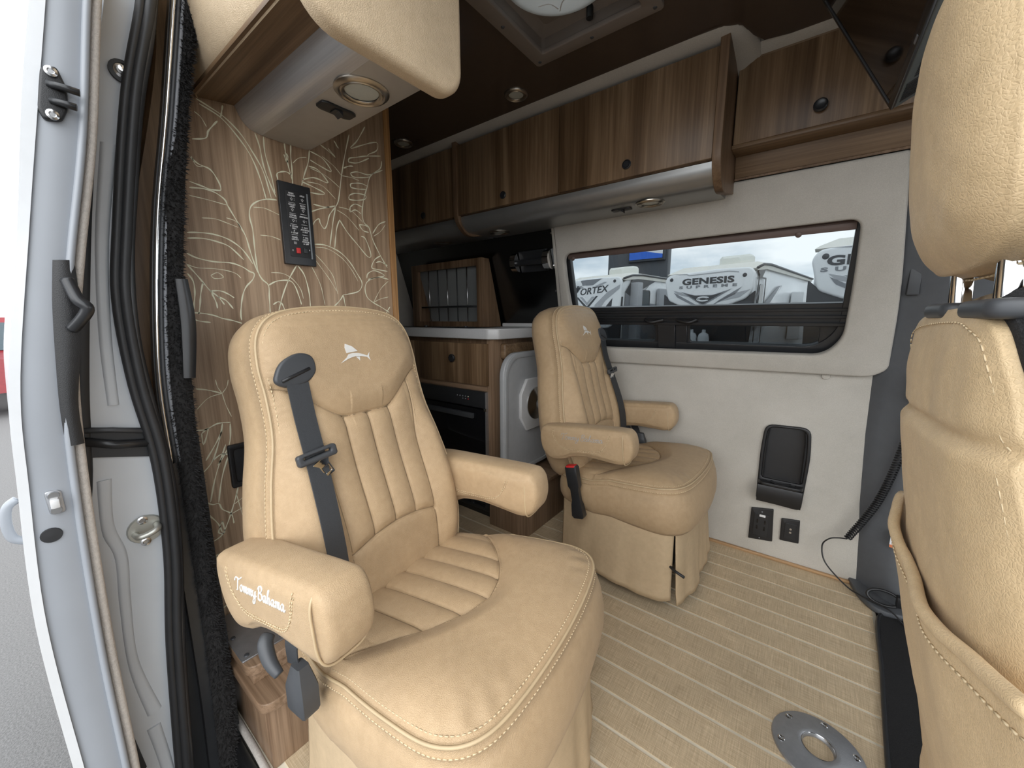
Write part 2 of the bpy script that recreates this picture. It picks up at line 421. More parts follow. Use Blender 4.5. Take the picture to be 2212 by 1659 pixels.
# ------------------------------------------------------------------ far (driver side) wall
UP = Vector((0, -0.21, 0.68)).normalized()
WF = frame((0, 1.93, 0.85), (1, 0, 0), UP)        # x along the van, y up the leaning wall, z to the room
def wl(x, s, h=0.0): return WF @ Vector((x, s, h))
wlow = struct(plate('wall_far', [round_poly([(-1.3, -0.02), (0.258, -0.02), (0.248, 0.17), (0.238, 0.32), (0.224, 0.60), (0.228, 0.83), (0.235, 0.87), (-1.3, 0.87)], 0.0)],
      0.02, 'wall_cloth', None, 0.002, frame((0, 1.96, 0), (1, 0, 0), (0, 0, 1))))
# window surround panel with its opening
pan_out = round_poly([(-1.075, -0.02), (0.20, -0.005), (0.244, 0.03), (0.236, 0.30), (0.19, 0.735), (-1.045, 0.735)], [0.01, 0.03, 0.02, 0.3, 0.01, 0.01])
win = round_poly([(-0.985, 0.062), (0.055, 0.072), (0.106, 0.14), (0.110, 0.36), (0.104, 0.557), (-1.010, 0.553), (-1.012, 0.36)], [0.05, 0.06, 0.06, 0.2, 0.035, 0.05, 0.2], 8)
wp = struct(plate('wall_far_upper', [pan_out, win], 0.035, 'wall_cloth', None, 0.010, WF @ Matrix.Translation((0, 0, -0.012)), bres=3))
struct(plate('trim_1', [[(-1.098, -0.02), (-1.076, -0.02), (-1.046, 0.735), (-1.060, 0.735)]], 0.028, 'soffit_paint', None, 0.004, WF @ Matrix.Translation((0, 0, -0.012))))
struct(box('baseboard_far', (-1.22, 1.925, 0.0), (0.252, 1.94, 0.012), 'oak_base', None, 0.003))
# the metal body side behind, with the window hole
struct(plate('wall_body', [[(-3.0, -0.9), (0.42, -0.9), (0.38, 0.735), (-3.0, 0.735)], round_poly([(-1.06, 0.02), (0.16, 0.02), (0.155, 0.60), (-1.06, 0.60)], 0.06)], 0.02, 'black_satin', None, 0, WF @ Matrix.Translation((0, 0, -0.085))))

# ------------------------------------------------------------------ window
wnd = struct(D.objects.new('window_1', None)); COL.objects.link(wnd)
def WP(name, loops, thick, mat, z, bev=0.0, par=wnd): return plate(name, loops, thick, mat, par, bev, WF @ Matrix.Translation((0, 0, z)))
outer = round_poly([(-1.06, 0.02), (0.16, 0.02), (0.155, 0.60), (-1.06, 0.60)], 0.06)
fr = WP('frame', [outer, round_poly([(-0.998, 0.088), (0.03, 0.088), (0.092, 0.16), (0.096, 0.54), (-1.005, 0.54)], [0.04, 0.05, 0.05, 0.02, 0.02])], 0.03, 'black_satin', -0.062, 0.002)
WP('pane', [rrect(-1.03, 0.235, 0.13, 0.585, 0.03)], 0.004, 'tinted_glass', -0.066)
bm = bmesh.new(); T = WF
for (s0, s1, h0, h1) in ((0.178, 0.262, -0.06, -0.036), (0.205, 0.218, -0.05, -0.026), (0.232, 0.245, -0.05, -0.030), (0.176, 0.190, -0.06, -0.022)):
    bxbm(bm, (-1.03, s0, h0), (0.12, s1, h1), 0.002, 1, T)
add('cross_bar', bm_mesh(bm, 40), 'black_satin', wnd)
bm = bmesh.new()
bxbm(bm, (-0.575, 0.06, -0.06), (-0.495, 0.18, -0.024), 0.002, 1, T); bxbm(bm, (-0.495, 0.06, -0.06), (-0.445, 0.18, -0.034), 0.002, 1, T)
add('mullion', bm_mesh(bm, 40), 'black_satin', wnd)
for (x0, x1) in ((-1.0, -0.575), (-0.455, 0.112)):
    f_ = WP('sash', [rrect(x0, 0.055, x1, 0.185, 0.012), rrect(x0 + 0.02, 0.088, x1 - 0.075 if x1 > 0 else x1 - 0.018, 0.172, 0.014)], 0.016, 'black_satin', -0.058, 0.002)
    WP('pane', [rrect(x0 + 0.008, 0.07, x1 - 0.008, 0.18, 0.01)], 0.003, 'dark_glass', -0.056)
for x0, sg in ((-0.60, 1), (-0.43, -1)):
    pts = [wl(x0 + sg * (-0.03), 0.205, -0.018), wl(x0, 0.196, -0.004), wl(x0 + sg * 0.035, 0.200, -0.012), wl(x0 + sg * 0.055, 0.203, -0.02)]
    tube('latch', catmull(pts, 5), 0.008, 'black_plastic', wnd, 8)
# pleated blind, raised
bl = thing('window_blind', 'brown pleated blind raised to a narrow stack along the window top', 'blind', wl(-0.45, 0.54, -0.02))
boxes('pleat', [((-1.005, 0.545 + 0.006 * k, -0.034 + 0.004 * (k % 2)), (0.098, 0.5495 + 0.006 * k, -0.010 + 0.004 * (k % 2))) for k in range(5)], 'blind_brown', bl, 0.0, WF)
box('bottom_rail', (-1.003, 0.520, -0.034), (0.097, 0.545, -0.012), 'blind_rail', bl, 0.003, 2, WF)
for x in (-0.975, -0.061):
    lathe('rail_button', wl(x, 0.523, -0.012), WF.to_3x3() @ Vector((0, 0, 1)), [(0, 0.006), (0.006, 0.006), (0.010, 0.003), (0.010, 0)], 'blind_rail', bl, 16)

# ------------------------------------------------------------------ ceiling and cove
CZ = 1.90
ce = [(-2.93, 0.175), (1.3, 0.175), (1.3, 1.555), (-0.13, 1.555), (-0.195, 1.54), (-0.222, 1.49), (-0.240, 1.43), (-0.285, 1.400), (-0.36, 1.395), (-2.95, 1.395)]
vent_hole = rrect(-0.765, 0.80, -0.435, 1.165, 0.01)
struct(plate('ceiling', [ce, vent_hole], 0.02, 'ceiling_gloss', None, 0.0, Matrix.Translation((0, 0, CZ))))
# cloth cove: follows the ceiling edge, drops to the cabinets and the wall
cp = [Vector((x, y, CZ)) for x, y in reversed(ce[2:])]
cp = resample(catmull(cp[0:2], 1) + catmull(cp[1:8], 6)[1:] + [cp[-1]], 90)
rings = []
for p in cp:
    rings.append([p + Vector((0, -0.004, 0.004)), p + Vector((0, 0.012, -0.010)), p + Vector((0, 0.05, -0.016)), p + Vector((0.0, 0.13, -0.03)), p + Vector((0, 0.2, -0.05)), p + Vector((0, 0.4, -0.05)), p + Vector((0, 0.4, 0.03)), p + Vector((0, 0.0, 0.03))])
struct(loft('trim_2', rings, 'wall_cloth', None, True, True, sharp=50))
# outer shell: roof, rear wall, near side wall behind the doorway
struct(plate('roof', [rrect(-2.95, 0.20, 2.3, 2.0, 0.05), rrect(-0.76, 0.80, -0.44, 1.165, 0.03)], 0.04, 'grey_paint', None, 0.005, Matrix.Translation((0, 0, CZ + 0.09))))
struct(box('wall_upper', (-2.9, 1.79, 1.52), (2.2, 1.85, 1.96), 'wall_cloth', None, 0.0))
struct(box('wall_rear', (-2.94, 0.175, -0.05), (-2.88, 2.0, CZ + 0.1), 'wall_cloth', None, 0.0))
struct(box('wall_near', (-2.95, 0.17, -0.05), (-1.30, 0.20, CZ + 0.1), 'white_paint', None, 0.0))
struct(box('wall_galley', (-2.36, 1.38, 0.0), (-2.32, 1.98, CZ), 'wall_cloth', None, 0.0))
struct(box('wall_front', (2.15, 0.05, -0.1), (2.25, 2.0, 0.95), 'dark_grey_plastic', None, 0.0))
struct(box('wall_header', (0.95, 0.05, 1.62), (2.25, 2.0, 2.0), 'dark_grey_plastic', None, 0.02))
# driver door: below its window, and the upper frame
struct(box('door_2', (0.42, 1.86, -0.1), (2.2, 1.98, 0.98), 'dark_grey_plastic', None, 0.02))
struct(box('trim_3', (0.36, 1.62, 1.50), (2.2, 1.95, 1.95), 'dark_grey_plastic', None, 0.02))

# ------------------------------------------------------------------ grey pillar trim between wall and cab
def pillar_ring(z, xl, y0, bulge, foot=0.0):
    return [(xl - 0.03, y0 + 0.03, z), (xl + 0.0, y0 - 0.004, z), (xl + 0.03, y0 - 0.014 - foot * 0.4, z), (xl + 0.07, y0 - bulge * 0.7 - foot * 0.9, z), (xl + 0.11, y0 - bulge - foot, z), (xl + 0.17, y0 - bulge - foot * 0.7, z), (xl + 0.21, y0 - bulge * 0.9, z), (xl + 0.25, y0 + 0.03, z)]
rg = [pillar_ring(-0.01, 0.255, 1.945, 0.05, 0.06), pillar_ring(0.03, 0.257, 1.94, 0.05, 0.06), pillar_ring(0.16, 0.248, 1.94, 0.045, 0.025), pillar_ring(0.21, 0.245, 1.94, 0.045, 0.0), pillar_ring(0.34, 0.237, 1.935, 0.045), pillar_ring(0.62, 0.222, 1.935, 0.05),
      pillar_ring(0.85, 0.226, 1.925, 0.05), pillar_ring(1.06, 0.226, 1.875, 0.04), pillar_ring(1.3, 0.21, 1.80, 0.035), pillar_ring(1.6, 0.175, 1.715, 0.03), pillar_ring(1.9, 0.14, 1.63, 0.03)]
pil = struct(loft('trim_4', rg, 'grey_trim_plastic', None, True, True, sharp=60))
# foot flange and its cable ring
fp = round_poly([(0.222, 1.985), (0.252, 1.84), (0.300, 1.765), (0.385, 1.785), (0.42, 1.95)], [0.01, 0.08, 0.05, 0.02, 0.01])
plate('foot_flange', [fp], 0.022, 'grey_trim_plastic', pil, 0.006, Matrix.Translation((0, 0, 0.001)))
ring_c = Vector((0.318, 1.815, 0.05))
tube('tie_ring', [ring_c + Vector((0.045 * math.cos(a), 0.012 * math.sin(a), 0.022 * math.sin(a))) for a in [2 * math.pi * k / 24 for k in range(24)]], 0.005, 'black_plastic', pil, 8, True)
box('ring_hook', (0.350, 1.80, 0.035), (0.366, 1.825, 0.075), 'black_plastic', pil, 0.003)
box('recess_cover', (0.245, 1.812, 1.13), (0.275, 1.835, 1.26), 'dark_grey_plastic', pil, 0.004)
# ------------------------------------------------------------------ shared small fittings
def puck_light(label, p, axis, r=0.053, group=None, mat='nickel'):
    t = thing('puck_light', label, 'light', p, 0, group)
    lathe('bezel', p, axis, [(r * 0.62, 0.004), (r * 0.66, 0.007), (r * 0.74, 0.008), (r * 0.78, 0.006), (r * 0.84, 0.0085), (r * 0.92, 0.007), (r, 0.003), (r, 0.0002), (r * 0.6, 0.0002)], mat, t, 40)
    lathe('lens', p, axis, [(0, 0.0045), (r * 0.4, 0.004), (r * 0.62, 0.0025), (r * 0.62, 0.0003)], 'lamp_lens', t, 32)
    return t
def rocker(label, T, w=0.078, h=0.036):
    """rocker switch: local x long, y short, z out of the surface"""
    t = thing('rocker_switch', label, 'switch', T.translation)
    pl = round_poly([(-w / 2, -h * 0.35), (-w * 0.36, -h / 2), (w * 0.36, -h / 2), (w / 2, -h * 0.35), (w / 2, h * 0.35), (w * 0.36, h / 2), (-w * 0.36, h / 2), (-w / 2, h * 0.35)], 0.003)
    plate('plate', [pl], 0.006, 'black_plastic', t, 0.0015, T)
    loft('paddle', [[T @ Vector(q) for q in ((-0.009, y, 0.004), (-0.009, y, 0.008), (0.0, y, 0.009), (0.009, y, 0.016), (0.009, y, 0.004))] for y in (-h * 0.3, h * 0.3)], 'black_satin', t, sharp=30)
    return t
def knob(p, axis, parent, r=0.014):
    return lathe('knob', p, axis, [(0.006, 0), (0.006, 0.008), (r, 0.010), (r, 0.018), (r * 0.8, 0.021), (r * 0.62, 0.0195), (0, 0.0195)], 'black_satin', parent, 20)
def door_lift(p, axis, parent):   # round push latch of an overhead door
    return lathe('push_latch', p, axis, [(0.016, -0.002), (0.016, 0.004), (0.0135, 0.006), (0.0125, 0.003), (0.010, 0.003), (0.009, 0.005), (0, 0.005)], 'black_satin', parent, 24)

# ------------------------------------------------------------------ overhead cabinets on the far wall
YF = 1.45
def soffit_prof(yf=YF, zb=1.556, low=1.488):
    c = catmull([(0, yf + 0.001, zb - 0.003), (0, yf + 0.005, zb - 0.028), (0, yf + 0.022, zb - 0.052), (0, yf + 0.055, low), (0, yf + 0.13, low)], 6)
    return c + [Vector((0, 1.76, low + 0.012)), Vector((0, 1.76, low + 0.03)), Vector((0, yf + 0.02, zb - 0.003))]
def overhead(name_label, x0, x1, yf, z0, z1, doors, endL, endR, knobs):
    t = thing('overhead_cabinet', name_label, 'cabinet', ((x0 + x1) / 2, yf + 0.15, z0))
    box('carcass', (x0 + 0.002, yf + 0.002, z0), (x1 - 0.002, 1.70, z1 - 0.002), 'walnut_edge', t, 0.001)
    for (a, c_), kx in zip(doors, knobs):
        d = box('cabinet_door', (a + 0.0015, yf - 0.018, z0 + 0.001), (c_ - 0.0015, yf, z1), 'walnut_cab', t, 0.0015)
        if kx is not None: door_lift((kx, yf - 0.018, z0 + 0.043), (0, -1, 0), d)
    pr = soffit_prof(yf)
    loft('soffit', [[v + Vector((x, 0, 0)) for v in pr] for x in (x0, x1)], 'soffit_metal', t, sharp=40)
    for (x, on) in ((x0 - 0.011, endL), (x1 + 0.011, endR)):
        if on:
            ep = round_poly([(yf - 0.026, z1 + 0.045), (yf - 0.026, 1.53), (yf + 0.05, 1.466), (1.735, 1.515), (1.70, 1.62), (1.60, z1 + 0.028)], [0.01, 0.06, 0.05, 0.004, 0.05, 0.01])
            plate('end_panel', [ep], 0.026, 'walnut_edge', t, 0.002, frame((x + 0.011, 0, 0), (0, 1, 0), (0, 0, 1)) @ Matrix.Translation((0, 0, -0.022)))
    return t
overhead('long walnut overhead cabinet with two doors between curved end panels above the window', -1.425, -0.295, YF, 1.556, 1.871, [(-1.425, -0.856), (-0.856, -0.295)], True, True, [-1.139, -0.574])
overhead('dark walnut overhead cabinet over the galley, beyond the curved end panel', -2.32, -1.448, YF + 0.01, 1.556, 1.877, [(-2.32, -1.95), (-1.95, -1.448)], False, False, [None, -1.69])
# shallower one towards the cab
t = thing('overhead_cabinet', 'shallow walnut overhead cabinet with one door beside the television', 'cabinet', (0.2, 1.65, 1.555))
box('carcass', (-0.268, 1.602, 1.64), (0.80, 1.74, 1.886), 'walnut_edge', t, 0.001)
d = box('cabinet_door', (-0.264, 1.584, 1.634), (0.32, 1.602, 1.880), 'walnut_cab', t, 0.0015); knob((-0.037, 1.584, 1.684), (0, -1, 0), d, 0.018)
box('cabinet_door', (0.323, 1.584, 1.634), (0.80, 1.602, 1.880), 'walnut_cab', t, 0.0015)
box('top_rail', (-0.268, 1.588, 1.8805), (0.80, 1.60, 1.905), 'walnut_long', t, 0.001)
box('shelf', (-0.268, 1.586, 1.622), (0.80, 1.76, 1.634), 'walnut_long', t, 0.001)
plate('fascia', [[(-0.268, 0.745), (0.42, 0.745), (0.42, 0.83), (-0.268, 0.83)]], 0.018, 'walnut_long', t, 0.002, WF @ Matrix.Translation((0, 0, -0.0)))
box('trim_strip', (-0.268, 0.738, 0.0), (0.42, 0.746, 0.024), 'walnut_edge', t, 0.001, 1, WF)

puck_light('round nickel puck light under the long overhead cabinet, near its right end', (-0.521, 1.545, 1.488), (0, 0.03, -1))
puck_light('round nickel puck light under the long overhead cabinet, at its dark left end', (-1.29, 1.59, 1.490), (0, 0.03, -1))
puck_light('dim round puck light under the galley overhead cabinet', (-1.735, 1.62, 1.492), (0, 0.03, -1))
rocker('small black rocker switch under the long overhead cabinet beside its puck light', frame((-0.640, 1.565, 1.4885), (1, 0, 0), (0, -1, 0)))
puck_light('round ceiling puck light between the roof vent and the far cabinets', (-0.974, 1.308, CZ), (0, 0, -1), 0.045)
puck_light('small round ceiling puck light further back above the galley', (-1.655, 1.306, CZ), (0, 0, -1), 0.045)

# ------------------------------------------------------------------ roof vent
t = thing('roof_vent', 'square taupe roof vent frame with a round fan cover in the brown ceiling', 'roof vent', (-0.6, 0.985, CZ))
fo = rrect(-0.806, 0.76, -0.394, 1.206, 0.014); fi = rrect(-0.757, 0.81, -0.443, 1.158, 0.006)
fv = plate('frame', [fo, fi], 0.016, 'taupe_plastic', t, 0.004, Matrix.Translation((0, 0, CZ - 0.016)))
for x, y in ((-0.785, 1.185), (-0.785, 0.99), (-0.6, 1.185), (-0.415, 1.185), (-0.415, 0.99)):
    lathe('screw', (x, y, CZ - 0.016), (0, 0, -1), [(0.006, 0), (0.0045, 0.002), (0, 0.0025)], 'dark_grey_plastic', fv, 10)
wv = []
for (in_, z) in ((-0.0045, CZ - 0.012), (-0.0045, CZ + 0.03), (0.022, CZ + 0.045)):
    wv.append([(x, y, z) for x, y in rrect(-0.757 + in_, 0.81 + in_, -0.443 - in_, 1.158 - in_, 0.01)])
loft('well', wv, 'taupe_plastic', t, True, False, sharp=40)
vc = Vector((-0.602, 0.985, CZ + 0.045))
plate('well_back', [rrect(-0.757, 0.81, -0.443, 1.158, 0.005), [(vc.x + 0.135 * math.cos(q), vc.y + 0.135 * math.sin(q)) for q in [2 * math.pi * k / 40 for k in range(40)]]], 0.01, 'taupe_plastic', t, 0, Matrix.Translation((0, 0, CZ + 0.045)))
lathe('fan_cover', vc, (0, 0, -1), [(0, 0.028), (0.07, 0.027), (0.12, 0.022), (0.138, 0.014), (0.148, 0.012), (0.152, 0.004), (0.152, 0)], 'vent_lens', t, 48)
sw = []
for pts in ([(-0.05, 0.10), (-0.02, 0.07), (0.02, 0.08), (0.04, 0.11)], [(0.0, 0.03), (0.02, 0.06), (0.05, 0.05), (0.03, 0.09)], [(-0.09, 0.05), (-0.06, 0.06), (-0.05, 0.09)], [(0.07, 0.04), (0.08, 0.08), (0.06, 0.10)]):
    sw.append(tube_geo(catmull([vc + Vector((x, y, -0.0265 + 0.04 * (x * x + y * y) ** 0.5 * 0.5)) for x, y in pts], 5), 0.0016, 5))
add('white_print', mesh(*join_geo(sw)), 'white_print', t)
cyl('knob', vc + Vector((0.012, 0.162, -0.004)), vc + Vector((0.012, 0.162, -0.035)), 0.010, 'black_plastic', t)
cyl('push_button', vc + Vector((-0.030, 0.158, 0.0)), vc + Vector((-0.030, 0.158, -0.004)), 0.007, 'black_plastic', t)

# ------------------------------------------------------------------ galley base cabinet, counter, oven
t = thing('galley_cabinet', 'walnut galley base cabinet with a drawer over the black oven', 'cabinet', (-1.75, 1.65, 0.0))
box('carcass', (-2.32, 1.468, 0.06), (-1.242, 1.90, 0.955), 'walnut_edge', t, 0.001)
box('stile', (-1.242, 1.450, 0.0), (-1.222, 1.91, 0.957), 'walnut_step_v', t, 0.0015)
box('face_frame', (-1.262, 1.448, 0.04), (-1.2225, 1.468, 0.957), 'walnut_step_v', t, 0.0015)
box('rail', (-2.3, 1.450, 0.690), (-1.262, 1.468, 0.722), 'walnut_step', t, 0.001)
d = box('drawer', (-1.80, 1.432, 0.722), (-1.250, 1.452, 0.934), 'walnut_cab', t, 0.002); knob((-1.482, 1.432, 0.853), (0, -1, 0), d, 0.021)
d = box('drawer', (-2.30, 1.432, 0.722), (-1.805, 1.452, 0.934), 'walnut_cab', t, 0.002); knob((-2.05, 1.432, 0.853), (0, -1, 0), d, 0.021)
box('cabinet_door', (-2.30, 1.434, 0.30), (-1.80, 1.452, 0.690), 'walnut_cab', t, 0.002)
box('bracket', (-1.222, 1.50, 0.855), (-1.185, 1.80, 0.935), 'walnut_long', t, 0.012, 3)
box('kick_board', (-2.3, 1.46, 0.0), (-1.242, 1.48, 0.27), 'black_plastic', t, 0.001)
gr = []
gv = plate('vent_grille', [rrect(-1.60, 0.035, -1.255, 0.245, 0.008)] + [rrect(-1.585 + 0.105 * c_, 0.055 + 0.030 * r, -1.495 + 0.105 * c_, 0.073 + 0.030 * r, 0.006, 3) for c_ in range(3) for r in range(6)], 0.014, 'black_satin', t, 0.002, frame((0, 1.446, 0), (-1, 0, 0), (0, 0, 1)) @ Matrix.Scale(-1, 4, (1, 0, 0)))
tl_ = thing('low_plinth', 'low walnut plinth behind the far chair that carries the stored table top', 'plinth', (-1.1, 1.66, 0))
box('box', (-1.220, 1.405, 0.0), (-0.99, 1.90, 0.225), 'walnut_step_v', tl_, 0.002)
box('lid', (-1.220, 1.398, 0.225), (-0.982, 1.90, 0.244), 'walnut_step', tl_, 0.004)
o = thing('oven', 'black built-in oven with a steel handle strip under the galley drawer', 'oven', (-1.5, 1.45, 0.30))
box('oven_door', (-1.795, 1.430, 0.275), (-1.262, 1.462, 0.598), 'black_glass', o, 0.003)
box('control_panel', (-1.795, 1.432, 0.604), (-1.262, 1.462, 0.690), 'black_satin', o, 0.003)
box('handle', (-1.72, 1.414, 0.546), (-1.338, 1.430, 0.574), 'dark_grey_plastic', o, 0.003)
box('edge_strip', (-1.262, 1.428, 0.275), (-1.256, 1.455, 0.690), 'cast_alu', o, 0.001)
for zz in (0.600, 0.283): box('hinge', (-1.268, 1.424, zz - 0.008), (-1.254, 1.432, zz + 0.008), 'steel', o, 0.001)
for k, (x, z, m_) in enumerate(((-1.38, 0.655, 'leaf_ink'), (-1.38, 0.642, 'red_plastic'), (-1.40, 0.655, 'decal_mid'), (-1.42, 0.655, 'decal_mid'), (-1.44, 0.655, 'decal_mid'), (-1.46, 0.655, 'decal_mid'), (-1.40, 0.642, 'decal_mid'), (-1.42, 0.642, 'decal_mid'))):
    cyl('button', (x, 1.432, z), (x, 1.429, z), 0.003, m_, o, 10)
ct = thing('worktop', 'light grey galley worktop with a clipped corner', 'worktop', (-1.75, 1.65, 0.957))
plate('slab', [round_poly([(-2.32, 1.418), (-1.232, 1.418), (-1.186, 1.452), (-1.150, 1.868), (-2.32, 1.868)], [0.002, 0.01, 0.01, 0.01, 0.002])], 0.052, 'counter', ct, 0.006, Matrix.Translation((0, 0, 0.957)))
ck = thing('cooktop', 'black glass cooktop let into the grey worktop', 'cooktop', (-1.75, 1.62, 1.0095))
box('glass_top', (-2.15, 1.44, 1.0095), (-1.36, 1.68, 1.013), 'black_glass', ck, 0.001)
for x in (-1.72, -1.41): cyl('control_knob', (x, 1.455, 1.0125), (x, 1.455, 1.020), 0.010, 'black_plastic', ck)
# dark steel splash panel behind, leaning with the wall
sp = struct(plate('wall_splash', [[(-2.32, 0.0), (-1.075, 0.0), (-1.060, 0.735), (-2.32, 0.735)]], 0.006, 'splash_dark', None, 0.0, WF @ Matrix.Translation((0, 0, -0.006))))
for (x, s) in ((-1.066, 0.66), (-1.073, 0.50), (-1.083, 0.37)):
    lathe('screw', wl(x - 0.008, s, 0.0), WF.to_3x3() @ Vector((0, 0, 1)), [(0.006, 0), (0.005, 0.003), (0, 0.004)], 'steel', sp, 12)
box('upstand', (-1.48, 1.845, 1.0095), (-1.12, 1.875, 1.030), 'counter', sp, 0.003)
# roll holder with steel ends
rh = thing('towel_holder', 'black roll holder with polished steel end brackets on the splash panel', 'towel holder', wl(-1.2, 0.56, 0.03))
for x0, x1 in ((-1.325, -1.29), (-1.118, -1.082)):
    a_ = [wl(0, 0.585, 0.0)] + [wl(0, 0.535 + 0.05 * math.cos(q), 0.045 * math.sin(q) + 0.012) for q in [math.pi * k / 12 for k in range(13)]] + [wl(0, 0.485, 0.0)]
    loft('end_bracket', [[v + Vector((x, 0, 0)) for v in a_] for x in (x0, x1)], 'chrome', rh, sharp=50)
box('back_plate', (-1.285, 0.48, 0.0), (-1.115, 0.59, 0.012), 'black_satin', rh, 0.001, 1, WF)
cyl('rod', wl(-1.29, 0.535, 0.03), wl(-1.11, 0.535, 0.03), 0.016, 'black_satin', rh)
# spice / dish rack
rk = thing('dish_rack', 'dark wooden upright rack with clear dividers on the worktop', 'rack', (-1.8, 1.72, 1.01))
FR = frame((0, 1.70, 1.010), (1, 0, 0), (0, 0, 1))
plate('front_frame', [[(-2.11, 0), (-1.495, 0), (-1.495, 0.386), (-2.11, 0.386)], [(-2.045, 0.03), (-1.535, 0.03), (-1.535, 0.345), (-2.045, 0.345)]], 0.02, 'walnut_edge', rk, 0.001, FR)
for x in (-2.11, -1.513):
    plate('side_panel', [[(0.0, 0.0), (0.155, 0.0), (0.045, 0.386), (0.0, 0.386)]], 0.018, 'walnut_edge', rk, 0.001, frame((x, 1.70, 1.010), (0, 1, 0), (0, 0, 1)))
box('top_panel', (-2.11, 1.70, 1.378), (-1.495, 1.742, 1.396), 'walnut_edge', rk, 0.001)
plate('back_sheet', [[(-2.09, 0.0), (-1.515, 0.0), (-1.515, 0.375), (-2.09, 0.375)]], 0.003, 'acrylic_reflection', rk, 0, frame((0, 1.835, 1.012), (1, 0, 0), (0, -0.11, 0.37)))
tube('cross_rod', [(-2.1, 1.715, 1.13), (-1.51, 1.715, 1.13)], 0.006, 'black_satin', rk)
for k in range(6):
    x = -1.99 + 0.085 * k
    tube('divider_rod', [(x, 1.725, 1.012), (x + 0.0, 1.722, 1.37)], 0.0035, 'acrylic' if k % 2 else 'steel', rk, 8)

# stored table top against the galley end
ty = thing('stored_table', 'pale grey rounded table top stored upright behind the far chair', 'table top', (-1.13, 1.64, 0.26))
TT = frame((-1.150, 0, 0), (0, 1, 0), (0, 0, 1))
plate('slab', [rrect(1.405, 0.265, 1.88, 0.893, [0.11, 0.11, 0.11, 0.11], 10)], 0.030, 'leaf_grey', ty, 0.008, TT, bres=3)
plate('raised_border', [rrect(1.412, 0.272, 1.873, 0.886, 0.108, 10), rrect(1.432, 0.292, 1.853, 0.866, 0.098, 10)], 0.006, 'leaf_grey', ty, 0.002, TT @ Matrix.Translation((0, 0, 0.029)))
oc = [(1.655 + a, 0.62 + c_) for a, c_ in ((-0.13, -0.06), (-0.075, -0.135), (0.075, -0.135), (0.13, -0.06), (0.13, 0.06), (0.075, 0.135), (-0.075, 0.135), (-0.13, 0.06))]
plate('mount_plate', [oc], 0.018, 'counter', ty, 0.004, TT @ Matrix.Translation((0, 0, 0.029)))
lathe('leg_socket', (-1.103, 1.655, 0.62), (1, 0, 0), [(0.085, 0), (0.085, 0.006), (0.06, 0.014), (0.042, 0.022), (0.030, 0.022), (0.030, 0.004)], 'steel', ty, 36)
cyl('rubber_foot', (-1.128, 1.655, 0.268), (-1.128, 1.655, 0.244), 0.016, 'black_plastic', ty)
